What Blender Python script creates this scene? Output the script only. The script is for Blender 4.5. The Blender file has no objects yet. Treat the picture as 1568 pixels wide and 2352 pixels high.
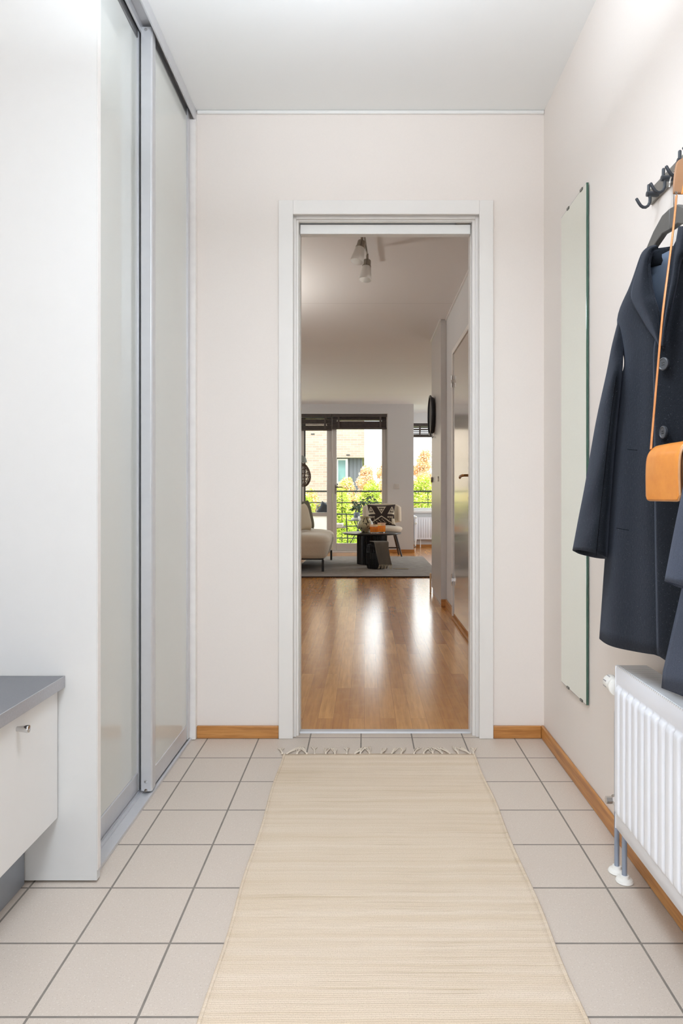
import bpy, math, random
from mathutils import Vector, Matrix
random.seed(7)
SC = bpy.context.scene
COL = SC.collection
PI = math.pi
# ------------------------------------------------------------------ measuring helpers
F, CX, CY, H = 1531.0, 836.5, 1137.5, 0.952       # focal length (px), vanishing point, eye height
def P(u, v, Y):
    """point at depth Y that the photograph shows at (u, v)"""
    return Vector(((u - CX) * Y / F, Y, H + (CY - v) * Y / F))
def floorY(v): return H * F / (v - CY)

# ------------------------------------------------------------------ materials
def lin(c):
    c /= 255.0
    return c / 12.92 if c <= 0.04045 else ((c + 0.055) / 1.055) ** 2.4
def rgb(r, g, b): return (lin(r), lin(g), lin(b), 1.0)
class NT:
    def __init__(s, name):
        s.m = bpy.data.materials.new(name); s.m.use_nodes = True
        s.t = s.m.node_tree; s.n = s.t.nodes; s.l = s.t.links
        s.b = s.n['Principled BSDF']; s.out = s.n['Material Output']
    def node(s, typ, **kw):
        n = s.n.new(typ)
        for k, v in kw.items():
            if hasattr(n, k): setattr(n, k, v)
            else: n.inputs[k.replace('_', ' ')].default_value = v
        return n
    def link(s, a, b): s.l.new(a, b)
    def math(s, op, a, b=None, c=None):
        n = s.n.new('ShaderNodeMath'); n.operation = op
        for i, x in enumerate((a, b, c)):
            if x is None: continue
            if isinstance(x, (int, float)): n.inputs[i].default_value = x
            else: s.l.new(x, n.inputs[i])
        return n.outputs[0]
    def mix(s, fac, a, b, mode='MIX'):
        n = s.n.new('ShaderNodeMix'); n.data_type = 'RGBA'; n.blend_type = mode
        for i, x in ((0, fac), (6, a), (7, b)):
            if isinstance(x, (int, float, tuple)): n.inputs[i].default_value = x
            else: s.l.new(x, n.inputs[i])
        return n.outputs[2]
    def coord(s, scale=None):
        tc = s.n.new('ShaderNodeTexCoord')
        o = tc.outputs['Object']
        if scale:
            mp = s.n.new('ShaderNodeMapping'); mp.inputs['Scale'].default_value = scale
            s.l.new(o, mp.inputs['Vector']); o = mp.outputs['Vector']
        return o
    def xyz(s):
        sp = s.n.new('ShaderNodeSeparateXYZ'); s.l.new(s.coord(), sp.inputs[0]); return sp.outputs
    def noise(s, scale, detail=3, rough=.5, vec=None, out=0):
        n = s.n.new('ShaderNodeTexNoise'); n.inputs['Scale'].default_value = scale
        n.inputs['Detail'].default_value = detail; n.inputs['Roughness'].default_value = rough
        s.l.new(vec if vec is not None else s.coord(), n.inputs['Vector']); return n.outputs[out]
    def ramp(s, fac, stops, interp='LINEAR'):
        n = s.n.new('ShaderNodeValToRGB'); n.color_ramp.interpolation = interp
        e = n.color_ramp.elements
        while len(e) < len(stops): e.new(.5)
        for i, (p, c) in enumerate(stops):
            e[i].position = p; e[i].color = c if isinstance(c, tuple) else (c, c, c, 1)
        s.l.new(fac, n.inputs[0]); return n.outputs[0]
    def base(s, c):
        if isinstance(c, tuple): s.b.inputs['Base Color'].default_value = c
        else: s.l.new(c, s.b.inputs['Base Color'])
    def set(s, **kw):
        for k, v in kw.items():
            i = s.b.inputs[k.replace('_', ' ')]
            if isinstance(v, (int, float, tuple)): i.default_value = v
            else: s.l.new(v, i)
    def bump(s, h, strength=.3, dist=.002):
        n = s.n.new('ShaderNodeBump'); n.inputs['Strength'].default_value = strength
        n.inputs['Distance'].default_value = dist
        s.l.new(h, n.inputs['Height']); s.l.new(n.outputs[0], s.b.inputs['Normal'])
def simple(name, c, rough=.5, metal=0., spec=.5, var=.03, nscale=30, bump=0., bdist=.001, coat=0., sheen=0.):
    t = NT(name)
    f = t.noise(nscale, 4)
    lo = tuple(x * (1 - var) for x in c[:3]) + (1,); hi = tuple(min(1, x * (1 + var)) for x in c[:3]) + (1,)
    t.base(t.ramp(f, [(.3, lo), (.7, hi)]))
    t.set(Roughness=rough, Metallic=metal)
    t.b.inputs['Specular IOR Level'].default_value = spec
    if coat: t.set(Coat_Weight=coat, Coat_Roughness=.11)
    if sheen: t.set(Sheen_Weight=sheen, Sheen_Roughness=.5)
    if bump: t.bump(f, bump, bdist)
    return t.m
M = {}
M['wall'] = simple('wall_paint', rgb(231, 223, 216), .75, spec=.3, var=.008, nscale=200, bump=.05)
M['wall2'] = simple('hall_paint', rgb(209, 208, 207), .6, spec=.35, var=.008, nscale=200, bump=.05)
M['gloss_wall'] = simple('satin_cabinet_paint', rgb(196, 192, 188), .28, var=.008)
M['gloss_door'] = simple('gloss_door_paint', rgb(208, 204, 199), .2, var=.006, coat=1.)
M['white'] = simple('white_paint', rgb(232, 231, 228), .4, var=.006)
M['casing'] = simple('white_casing_paint', rgb(228, 224, 219), .38, var=.008, nscale=8)
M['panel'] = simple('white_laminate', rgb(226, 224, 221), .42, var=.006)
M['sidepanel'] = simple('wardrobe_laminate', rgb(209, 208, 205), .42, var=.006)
M['edge'] = simple('laminate_edge', rgb(236, 231, 227), .45)
M['alu'] = simple('satin_aluminium', rgb(208, 208, 210), .36, metal=.35, var=.02)
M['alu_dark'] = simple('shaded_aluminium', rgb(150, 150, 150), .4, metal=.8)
M['black'] = simple('black_rubber', rgb(26, 26, 27), .5)
M['chrome'] = simple('brushed_nickel', rgb(150, 142, 132), .25, metal=1., var=.05)
M['silver'] = simple('polished_steel', rgb(215, 215, 215), .15, metal=1.)
M['brass'] = simple('aged_brass', rgb(150, 110, 70), .3, metal=1.)
M['radiator'] = simple('radiator_enamel', rgb(231, 233, 238), .3, var=.004)
M['plastic'] = simple('white_plastic', rgb(236, 234, 228), .35)
M['pipe'] = simple('grey_pipe', rgb(150, 160, 176), .4, metal=.2)
M['grey_top'] = simple('grey_laminate', rgb(104, 104, 108), .42, var=.06, nscale=300, bump=.1)
M['grey_edge'] = simple('grey_edge_band', rgb(168, 167, 170), .38, metal=.3, var=.06, nscale=200)
M['plinth'] = simple('grey_plinth', rgb(152, 157, 164), .35, metal=.4)
M['hookblack'] = simple('black_metal', rgb(44, 48, 54), .38, var=.05)
M['hookbar'] = simple('dark_grey_bar', rgb(120, 116, 110), .32, metal=.4)
M['hanger'] = simple('black_stained_wood', rgb(84, 81, 77), .45, var=.1)
M['dark_hanger'] = M['hanger']
M['beige'] = simple('beige_boucle', rgb(214, 199, 177), .9, var=.06, nscale=160, bump=.5, sheen=.3)
M['cream_cushion'] = simple('cream_linen', rgb(205, 190, 165), .9, var=.06, nscale=220, bump=.4)
M['olive'] = simple('olive_linen', rgb(92, 84, 62), .9, var=.1, nscale=220, bump=.4)
M['blacklac'] = simple('black_stained_oak', rgb(36, 35, 35), .3, var=.15, nscale=40)
M['walnut'] = simple('dark_walnut', rgb(58, 42, 32), .4, var=.2, nscale=40)
M['throw'] = simple('taupe_wool', rgb(110, 102, 92), .95, var=.1, nscale=200, bump=.5)
M['darkframe'] = simple('brown_black_wood', rgb(74, 65, 61), .4, var=.15, nscale=25)
M['winframe'] = simple('window_frame_paint', rgb(205, 200, 194), .4, var=.01)
M['rail'] = simple('dark_green_steel', rgb(40, 44, 42), .45)
M['oak2'] = simple('pale_oak_block', rgb(205, 172, 130), .5, var=.1, nscale=30)
M['leaf'] = simple('dark_green_leaf', rgb(36, 58, 30), .45, var=.2)
M['pot'] = simple('blue_grey_pot', rgb(84, 90, 102), .55, var=.1)
M['satin'] = simple('slate_satin_lining', rgb(122, 136, 156), .38, var=.1, nscale=12, bump=.4, bdist=.004)
M['tassel'] = simple('cotton_fringe', rgb(226, 214, 198), .95, var=.06, nscale=200)
M['lampgrey'] = simple('grey_enamel', rgb(150, 155, 150), .5)
M['rattan'] = simple('brown_rattan', rgb(92, 66, 48), .6, var=.2, nscale=50)
M['decking'] = simple('pale_decking', rgb(196, 190, 180), .7, var=.1, nscale=20)
M['whitemetal'] = simple('pale_grey_metal', rgb(150, 148, 145), .4)
M['darkcushion'] = simple('charcoal_canvas', rgb(50, 53, 60), .9, var=.1, nscale=100)
M['wire_grey'] = simple('light_seat_pad', rgb(210, 206, 200), .9, var=.05)

def m_emb(name, c, rough=.03):      # back-painted glass
    t = NT(name); t.base(c); t.set(Roughness=rough, Coat_Weight=.0)
    n = t.noise(1.5, 2); t.bump(n, .004, .001); return t.m
M['lacobel'] = m_emb('white_lacquered_glass', rgb(214, 216, 211))
def m_mirror():
    t = NT('mirror_silver'); t.base(rgb(236, 243, 236)); t.set(Metallic=1.0, Roughness=.015)
    n = t.noise(2, 2); t.bump(n, .003, .001); return t.m
M['mirror'] = m_mirror()
def m_glass(name, tint=(.97, .985, .975, 1), refl=.06):
    t = NT(name)
    tr = t.node('ShaderNodeBsdfTransparent'); tr.inputs[0].default_value = tint
    gl = t.node('ShaderNodeBsdfGlossy'); gl.inputs['Roughness'].default_value = .02
    fr = t.node('ShaderNodeFresnel'); fr.inputs[0].default_value = 1.12
    mx = t.node('ShaderNodeMixShader')
    t.link(fr.outputs[0], mx.inputs[0]); t.link(tr.outputs[0], mx.inputs[1]); t.link(gl.outputs[0], mx.inputs[2])
    t.link(mx.outputs[0], t.out.inputs[0]); return t.m
M['glass'] = m_glass('window_glass')
def m_frost(name, c, alpha=.75):
    t = NT(name)
    tl = t.node('ShaderNodeBsdfTranslucent'); tl.inputs[0].default_value = c
    df = t.node('ShaderNodeBsdfDiffuse'); df.inputs[0].default_value = c
    tr = t.node('ShaderNodeBsdfTransparent')
    a = t.node('ShaderNodeMixShader'); a.inputs[0].default_value = .35
    t.link(tl.outputs[0], a.inputs[1]); t.link(df.outputs[0], a.inputs[2])
    b = t.node('ShaderNodeMixShader'); b.inputs[0].default_value = alpha
    t.link(tr.outputs[0], b.inputs[1]); t.link(a.outputs[0], b.inputs[2]); t.link(b.outputs[0], t.out.inputs[0]); return t.m
M['frost'] = m_frost('frosted_glass', (.92, .95, .93, 1), .72)
M['frostshade'] = m_frost('frosted_lamp_glass', (.86, .85, .83, 1), .85)
M['amber'] = m_frost('amber_glass', (.95, .34, .02, 1), .7)
M['clear'] = m_frost('pale_amber_glass', (.95, .62, .42, 1), .4)
M['greenedge'] = simple('green_glass_edge', rgb(62, 92, 78), .2)
M['screenwhite'] = simple('render_white', rgb(225, 222, 216), .8)
M['teal'] = simple('teal_curtain_glass', rgb(106, 138, 138), .25, var=.15, nscale=4)
M['stitch'] = simple('dark_stitch_line', rgb(14, 15, 18), 1., spec=0.)
M['button'] = simple('horn_button', rgb(70, 72, 76), .3)

def m_tiles():
    t = NT('floor_tiles'); x, y, z = t.xyz()
    def line(c, off):
        f = t.math('FRACT', t.math('DIVIDE', t.math('ADD', c, 10 + off), .2))
        d = t.math('ABSOLUTE', t.math('SUBTRACT', f, .5))          # .5 at joints
        return t.math('GREATER_THAN', d, .5 - .0125)
    j = t.math('MAXIMUM', line(x, .013), line(y, -.016))
    v = t.coord((1, 1, 1))
    sp = t.noise(420, 2, .6, v); sp2 = t.noise(230, 2, .5, v); big = t.noise(3.0, 3)
    base = t.mix(t.math('MULTIPLY', big, .6), rgb(203, 190, 177), rgb(196, 183, 170))
    spk = t.ramp(sp, [(.62, 0.), (.70, 1.)]); base = t.mix(t.math('MULTIPLY', spk, .7), base, rgb(138, 126, 116))
    lt = t.ramp(sp2, [(.60, 0.), (.68, 1.)]); base = t.mix(t.math('MULTIPLY', lt, .35), base, rgb(226, 219, 210))
    gn = t.noise(40, 3)
    grout = t.mix(gn, rgb(112, 104, 96), rgb(140, 132, 123))
    t.base(t.mix(j, base, grout))
    t.set(Roughness=t.math('ADD', t.math('MULTIPLY', j, .4), .42))
    t.bump(t.math('SUBTRACT', t.math('MULTIPLY', sp, .06), j), .5, .0015); return t.m
M['tiles'] = m_tiles()
def m_parquet():
    t = NT('oak_parquet'); x, y, z = t.xyz()
    cb = t.node('ShaderNodeCombineXYZ'); t.link(y, cb.inputs[0]); t.link(x, cb.inputs[1])
    def brick(c1, c2, w, rh, mort, off=.37):
        b = t.node('ShaderNodeTexBrick'); b.offset = off; b.offset_frequency = 2; b.squash = 1
        t.link(cb.outputs[0], b.inputs['Vector']); b.inputs['Scale'].default_value = 1
        b.inputs['Color1'].default_value = c1; b.inputs['Color2'].default_value = c2
        b.inputs['Mortar'].default_value = rgb(136, 88, 46)
        b.inputs['Brick Width'].default_value = w; b.inputs['Row Height'].default_value = rh
        b.inputs['Mortar Size'].default_value = mort; b.inputs['Mortar Smooth'].default_value = .2
        return b
    a = brick(rgb(218, 160, 92), rgb(178, 116, 58), .71, .066, .0006)
    g = t.noise(1, 5, .6, None)
    mp = t.node('ShaderNodeMapping'); mp.inputs['Scale'].default_value = (2.2, 34, 1)
    t.link(cb.outputs[0], mp.inputs[0])
    add = t.node('ShaderNodeVectorMath'); add.operation = 'ADD'
    sc = t.node('ShaderNodeVectorMath'); sc.operation = 'SCALE'; sc.inputs['Scale'].default_value = 35.
    t.link(a.outputs[0], sc.inputs[0]); t.link(mp.outputs[0], add.inputs[0]); t.link(sc.outputs[0], add.inputs[1])
    gr = t.noise(2.2, 5, .62, add.outputs[0])
    col = t.mix(t.ramp(gr, [(.35, .0), (.7, .55)]), a.outputs[0], rgb(150, 98, 52))
    big = t.noise(14, 2, .5)
    col = t.mix(t.ramp(big, [(.5, .0), (.75, .18)]), col, rgb(214, 160, 102))
    t.base(col); t.set(Roughness=.19); t.b.inputs['Specular IOR Level'].default_value = .75
    return t.m
M['parquet'] = m_parquet()
def m_oak(axis):
    t = NT('oak_moulding_' + axis)
    s = {'x': (3, 60, 60), 'y': (60, 3, 60)}[axis]
    n = t.noise(1.2, 5, .6, t.coord(s)); w = t.noise(5, 3, .6, t.coord({'x': (1.5, 20, 20), 'y': (20, 1.5, 20)}[axis]))
    c = t.ramp(n, [(.3, rgb(160, 104, 50)), (.55, rgb(190, 132, 70)), (.75, rgb(206, 152, 90))])
    t.base(t.mix(t.ramp(w, [(.45, 0.), (.6, .35)]), c, rgb(142, 88, 40))); t.set(Roughness=.38); return t.m
M['oak_x'] = m_oak('x'); M['oak_y'] = m_oak('y')
def m_rug():
    t = NT('woven_cotton_rug'); x, y, z = t.xyz()
    rows = t.math('SINE', t.math('ADD', t.math('MULTIPLY', y, 2 * PI / .0052), t.math('MULTIPLY', t.noise(1, 2, .5, t.coord((5, 40, 1))), 3.)))
    wob = t.noise(1, 3, .6, t.coord((1.6, 110, 1)))
    wob2 = t.noise(1, 3, .7, t.coord((.7, 42, 1)))
    fine = t.noise(1, 2, .5, t.coord((420, 420, 1)))
    c = t.mix(t.ramp(wob2, [(.35, 0.), (.65, 1.)]), rgb(211, 192, 168), rgb(221, 205, 186))
    k = t.math('MULTIPLY', t.ramp(wob, [(.5, 0.), (.72, 1.)]), t.ramp(t.noise(1, 2, .5, t.coord((3, 6, 1))), [(.42, 0.), (.6, 1.)]))
    c = t.mix(t.math('MULTIPLY', k, .55), c, rgb(182, 160, 128))
    c = t.mix(t.math('MULTIPLY', t.ramp(fine, [(.45, 0.), (.7, 1.)]), .45), c, rgb(176, 158, 132))
    t.base(c); t.set(Roughness=.95); t.b.inputs['Specular IOR Level'].default_value = .15
    t.bump(t.math('ADD', t.math('MULTIPLY', rows, .25), t.math('ADD', t.math('MULTIPLY', fine, .6), t.math('MULTIPLY', k, -1.0))), .45, .0014); return t.m
M['rug'] = m_rug()
def m_pile():
    t = NT('grey_pile_rug')
    n = t.noise(1, 3, .6, t.coord((9, 26, 10))); f = t.noise(140, 2)
    c = t.mix(n, rgb(112, 104, 98), rgb(205, 198, 190)); t.base(t.mix(t.math('MULTIPLY', f, .4), c, rgb(70, 62, 58)))
    t.set(Roughness=1.); t.bump(n, .8, .01); return t.m
M['pile'] = m_pile()
def m_wool(name, a, b, spk):
    t = NT(name)
    f = t.noise(900, 2, .7); d = t.noise(150, 3); s = t.noise(600, 1, .3); h = t.noise(1, 2, .6, t.coord((500, 130, 420)))
    c = t.mix(t.ramp(f, [(.35, 0.), (.65, 1.)]), a, b)
    c = t.mix(t.math('MULTIPLY', t.ramp(h, [(.66, 0.), (.74, 1.)]), .35), c, spk)
    c = t.mix(t.math('MULTIPLY', t.ramp(s, [(.76, 0.), (.80, 1.)]), .45), c, rgb(150, 156, 168))
    t.base(c); t.set(Roughness=.95, Sheen_Weight=.16, Sheen_Roughness=.45); t.b.inputs['Specular IOR Level'].default_value = .1
    t.b.inputs['Sheen Tint'].default_value = (.55, .62, .8, 1)
    t.bump(t.math('ADD', f, d), .5, .0012); return t.m
M['wool'] = m_wool('navy_wool', rgb(17, 19, 22), rgb(33, 36, 42), rgb(88, 89, 92))
M['wool2'] = m_wool('blue_grey_wool', rgb(38, 43, 54), rgb(66, 72, 86), rgb(110, 116, 130))
def m_leather(name, a, b, d, rough=.35, sc=18):
    t = NT(name); n = t.noise(sc, 4, .6); f = t.noise(420, 2, .6); st = t.noise(1, 3, .5, t.coord((12, 12, 2.5)))
    c = t.mix(t.ramp(n, [(.3, 0.), (.7, 1.)]), a, b); c = t.mix(t.math('MULTIPLY', t.ramp(st, [(.55, 0.), (.75, 1.)]), .5), c, d)
    t.base(c); t.set(Roughness=rough, Coat_Weight=.25, Coat_Roughness=.25); t.bump(f, .25, .0006); return t.m
M['leather'] = m_leather('tan_leather', rgb(226, 146, 58), rgb(206, 124, 40), rgb(222, 160, 92))
M['leather_edge'] = m_leather('raw_leather_edge', rgb(214, 164, 118), rgb(196, 144, 100), rgb(224, 184, 144), .8)
M['strap'] = m_leather('strap_leather', rgb(206, 138, 80), rgb(188, 118, 60), rgb(214, 156, 104), .8)
M['suede'] = m_leather('tan_suede', rgb(156, 114, 78), rgb(138, 98, 64), rgb(172, 130, 94), .85)
def m_ceiling(name, joints):
    t = NT(name); n = t.noise(260, 2)
    c = rgb(233, 233, 231)
    if joints:
        x, y, z = t.xyz()
        f = t.math('FRACT', t.math('DIVIDE', t.math('SUBTRACT', y, 5.24 - 23.9), 2.39))
        ln = t.math('GREATER_THAN', t.math('ABSOLUTE', t.math('SUBTRACT', f, .5)), .5 - .0016)
        c = t.mix(t.math('MULTIPLY', ln, .3), rgb(224, 223, 222), rgb(150, 147, 143))
    t.base(c); t.set(Roughness=.85); t.b.inputs['Specular IOR Level'].default_value = .2; t.bump(n, .04, .001); return t.m
M['ceil'] = m_ceiling('ceiling_paint', False); M['ceil2'] = m_ceiling('ceiling_elements', True)
def m_brick():
    t = NT('pale_brick')
    tc = t.coord(); sp = t.node('ShaderNodeSeparateXYZ'); t.link(tc, sp.inputs[0])
    cb = t.node('ShaderNodeCombineXYZ'); t.link(t.math('ADD', sp.outputs[0], sp.outputs[1]), cb.inputs[0]); t.link(sp.outputs[2], cb.inputs[1])
    b = t.node('ShaderNodeTexBrick'); t.link(cb.outputs[0], b.inputs['Vector']); b.inputs['Scale'].default_value = 1
    b.inputs['Color1'].default_value = rgb(160, 140, 127); b.inputs['Color2'].default_value = rgb(140, 120, 108)
    b.inputs['Mortar'].default_value = rgb(166, 160, 154); b.inputs['Brick Width'].default_value = .25
    b.inputs['Row Height'].default_value = .083; b.inputs['Mortar Size'].default_value = .006
    n = t.noise(2.2, 3); t.base(t.mix(t.math('MULTIPLY', n, .5), b.outputs[0], rgb(150, 138, 128))); t.set(Roughness=.9); return t.m
M['brick'] = m_brick()
def m_clad():
    t = NT('dark_timber_cladding'); x, y, z = t.xyz()
    f = t.math('FRACT', t.math('DIVIDE', x, .14)); ln = t.math('LESS_THAN', f, .1)
    t.base(t.mix(ln, rgb(92, 94, 100), rgb(48, 48, 52))); t.set(Roughness=.8); return t.m
M['clad'] = m_clad()
def m_foliage(name, a, b):
    t = NT(name); n = t.noise(1.6, 3); f = t.noise(30, 2)
    c = t.mix(n, a, b)
    t.base(c); t.set(Roughness=.7); t.b.inputs['Specular IOR Level'].default_value = .15
    t.set(Transmission_Weight=0.)
    return t.m
M['fol_g'] = m_foliage('spring_green_leaf', rgb(166, 188, 48), rgb(190, 204, 92))
M['fol_g2'] = m_foliage('deep_green_leaf', rgb(112, 140, 38), rgb(152, 170, 66))
M['fol_o'] = m_foliage('coppery_blossom', rgb(214, 156, 104), rgb(226, 184, 140))
M['fol_p'] = m_foliage('pale_pink_blossom', rgb(226, 190, 158), rgb(234, 212, 186))
M['fol_p2'] = m_foliage('copper_twigs', rgb(196, 172, 120), rgb(210, 190, 140))
M['lawn'] = m_foliage('lawn_grass', rgb(120, 150, 58), rgb(150, 172, 84))
M['bark'] = simple('grey_bark', rgb(112, 96, 80), .9, var=.2)
def m_vase():
    t = NT('speckled_ceramic'); n = t.noise(36, 1, .4, t.coord((1, 1, .6)))
    t.base(t.mix(t.ramp(n, [(.60, 0.), (.63, 1.)]), rgb(196, 186, 150), rgb(52, 42, 34))); t.set(Roughness=.25); return t.m
M['vase'] = m_vase()
def m_grille():
    t = NT('radiator_grille'); x, y, z = t.xyz()
    f = t.math('FRACT', t.math('DIVIDE', y, .0085)); ln = t.math('LESS_THAN', f, .16)
    t.base(t.mix(ln, rgb(240, 241, 243), rgb(158, 160, 166))); t.set(Roughness=.35); t.bump(t.math('SUBTRACT', 1, ln), .5, .001); return t.m
M['grille'] = m_grille()
M['ikat_d'] = simple('ikat_brown', rgb(58, 46, 40), .9, var=.12, nscale=150, bump=.3)
M['ikat_c'] = simple('ikat_cream', rgb(206, 194, 172), .9, var=.08, nscale=150, bump=.3)

# ------------------------------------------------------------------ mesh helpers
class MB:
    def __init__(s): s.v = []; s.f = []; s.mi = []
    def add(s, vs, fs, mi=0):
        b = len(s.v); s.v += [tuple(x) for x in vs]; s.f += [tuple(b + i for i in f) for f in fs]; s.mi += [mi] * len(fs); return s
    def box(s, x0, x1, y0, y1, z0, z1, mi=0):
        v = [(x, y, z) for z in (z0, z1) for y in (y0, y1) for x in (x0, x1)]
        return s.add(v, [(0, 2, 3, 1), (4, 5, 7, 6), (0, 1, 5, 4), (2, 6, 7, 3), (0, 4, 6, 2), (1, 3, 7, 5)], mi)
    def rings(s, rs, closed=True, caps=True, mi=0):
        n = len(rs[0]); vs = [p for r in rs for p in r]; fs = []
        for k in range(len(rs) - 1):
            for i in range(n if closed else n - 1):
                j = (i + 1) % n
                fs.append((k * n + i, k * n + j, (k + 1) * n + j, (k + 1) * n + i))
        if caps and closed:
            fs.append(tuple(range(n - 1, -1, -1))); fs.append(tuple((len(rs) - 1) * n + i for i in range(n)))
        return s.add(vs, fs, mi)
    def tube(s, pts, r, n=10, caps=True, mi=0, flat=None):
        pts = [Vector(p) for p in pts]; m = len(pts); R = r if isinstance(r, (list, tuple)) else [r] * m
        rs = []; up = None
        for i, p in enumerate(pts):
            d = (pts[min(i + 1, m - 1)] - pts[max(i - 1, 0)]).normalized()
            if up is None:
                up = Vector((0, 0, 1)) if abs(d.z) < .9 else Vector((1, 0, 0))
            a = d.cross(up).normalized(); b = a.cross(d).normalized(); up = b
            fx, fy = (1, 1) if not flat else flat
            rs.append([p + R[i] * (fx * math.cos(2 * PI * k / n) * a + fy * math.sin(2 * PI * k / n) * b) for k in range(n)])
        return s.rings(rs, True, caps, mi)
    def lathe(s, prof, c, n=32, axis='z', caps=True, mi=0, rot=None):
        c = Vector(c); rs = []
        for r, h in prof:
            ring = []
            for k in range(n):
                a = 2 * PI * k / n
                p = Vector((r * math.cos(a), r * math.sin(a), h))
                if axis == 'x': p = Vector((p.z, p.x, p.y))
                elif axis == 'y': p = Vector((p.y, p.z, p.x))
                if rot: p = rot @ p
                ring.append(c + p)
            rs.append(ring)
        return s.rings(rs, True, caps, mi)
    def grid(s, fn, nu, nv, mi=0, mfn=None):
        vs = [fn(i / nu, j / nv) for j in range(nv + 1) for i in range(nu + 1)]
        fs = []; b = len(s.v); s.v += [tuple(x) for x in vs]
        for j in range(nv):
            for i in range(nu):
                a = j * (nu + 1) + i
                s.f.append((b + a, b + a + 1, b + a + nu + 2, b + a + nu + 1))
                s.mi.append(mfn((i + .5) / nu, (j + .5) / nv) if mfn else mi)
        return s
    def prism(s, poly, fn, t0, t1, mi=0):
        n = len(poly); vs = [fn(a, b, t0) for a, b in poly] + [fn(a, b, t1) for a, b in poly]
        fs = [tuple(range(n - 1, -1, -1)), tuple(range(n, 2 * n))] + [(i, (i + 1) % n, n + (i + 1) % n, n + i) for i in range(n)]
        return s.add(vs, fs, mi)
    def build(s, name, mats, parent=None, ang=35, bevel=0, seg=2, solid=0, sub=0, wire=0, off=-1):
        me = bpy.data.meshes.new(name); me.from_pydata(s.v, [], s.f)
        mats = mats if isinstance(mats, (list, tuple)) else [mats]
        for m in mats: me.materials.append(m)
        for p, k in zip(me.polygons, s.mi): p.material_index = k
        import bmesh
        bm = bmesh.new(); bm.from_mesh(me); bmesh.ops.recalc_face_normals(bm, faces=bm.faces); bm.to_mesh(me); bm.free()
        me.polygons.foreach_set('use_smooth', [True] * len(me.polygons))
        if ang < 180: me.set_sharp_from_angle(angle=math.radians(ang))
        o = bpy.data.objects.new(name, me); COL.objects.link(o)
        if parent is not None:
            o.parent = parent
            if parent.type == 'EMPTY': o.matrix_parent_inverse = Matrix.Translation(parent.location).inverted()
        if wire:
            w = o.modifiers.new('w', 'WIREFRAME'); w.thickness = wire; w.use_even_offset = False
        if solid:
            w = o.modifiers.new('s', 'SOLIDIFY'); w.thickness = solid; w.offset = off
        if bevel:
            w = o.modifiers.new('b', 'BEVEL'); w.width = bevel; w.segments = seg; w.limit_method = 'ANGLE'; w.angle_limit = math.radians(40)
            if ang < 180 : w.harden_normals = False
        if sub:
            w = o.modifiers.new('d', 'SUBSURF'); w.levels = sub; w.render_levels = sub
        return o
def thing(name, label, cat, loc=(0, 0, 0), group=None):
    o = bpy.data.objects.new(name, None); COL.objects.link(o); o.location = loc; o.empty_display_size = .05
    tag(o, label, cat, group); return o
def tag(o, label, cat, group=None):
    o['label'] = label; o['category'] = cat
    if group: o['group'] = group
    return o
def struct(o): o['kind'] = 'structure'; return o
def box(name, m, x0, x1, y0, y1, z0, z1, parent=None, bevel=0):
    return MB().box(x0, x1, y0, y1, z0, z1).build(name, m, parent, bevel=bevel)
def copy_thing(src, loc, label=None):
    r = src.copy(); COL.objects.link(r); r.location = loc
    if label: r['label'] = label
    for ch in src.children:
        c = ch.copy(); COL.objects.link(c); c.parent = r
        for g in ch.children:
            d = g.copy(); COL.objects.link(d); d.parent = c
    return r
def lerp(a, b, t): return a + (b - a) * t
def poly_at(keys, t):
    n = len(keys) - 1; x = min(max(t * n, 0), n - 1e-6); i = int(x); f = x - i
    p0 = keys[max(i - 1, 0)]; p1 = keys[i]; p2 = keys[i + 1]; p3 = keys[min(i + 2, n)]
    return tuple(.5 * (2 * b + (c - a) * f + (2 * a - 5 * b + 4 * c - d) * f * f + (3 * b - a - 3 * c + d) * f ** 3) for a, b, c, d in zip(p0, p1, p2, p3))

# ================================================================== SETTING
WY = 2.617; WX = .705; CZ = 2.46; LX = -1.262; EY = 2.684      # entrance: end wall, right wall, ceiling, left wall, tile edge
T = .1
struct(box('floor', M['tiles'], LX - T, WX + .02, -3.4, EY, -.08, 0))
struct(box('floor_hall', M['parquet'], -3.3, 4.0, EY + .0005, 12.3, -.08, .001))
struct(box('ceiling', M['ceil'], LX - T, WX + .02, -3.4, WY + .05, CZ, CZ + .08))
struct(box('ceiling_hall', M['ceil2'], -3.3, 4.0, WY + .0505, 12.4, CZ, CZ + .08))
# end wall with doorway (opening X -.30..+.475, up to 2.07)
OX0, OX1, OZ = -.30, .472, 2.072
mb = MB().box(LX, OX0, WY, WY + T, 0, CZ).box(OX1, WX, WY, WY + T, 0, CZ).box(OX0, OX1, WY, WY + T, OZ, CZ)
struct(mb.build('wall_back', M['wall']))
struct(box('wall_right', M['wall'], WX, WX + T, -3.4, WY + T, 0, CZ))
struct(box('wall_left', M['wall'], LX - T, LX, -3.4, WY + T, 0, CZ))
struct(box('wall_front', M['wall'], LX, WX, -3.4, -3.3, 0, CZ))
# white sealant / ceiling bead along the end wall
struct(box('trim_1', M['white'], -.655, WX - .001, WY - .010, WY - .0005, CZ - .014, CZ - .0005, bevel=.003))
# skirting
def skirt(name, pts_x, ax, m, y=None, x=None):
    pass
struct(box('baseboard_back', M['oak_x'], -.655, -.3355, WY - .012, WY - .0005, .0005, .049, bevel=.0025))
struct(box('baseboard_back_right', M['oak_x'], .5045, WX - .0135, WY - .012, WY - .0005, .0005, .049, bevel=.0025))
struct(box('baseboard_right', M['oak_y'], WX - .013, WX - .0005, -3.3, WY - .0005, .0005, .049, bevel=.0025))
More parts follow.
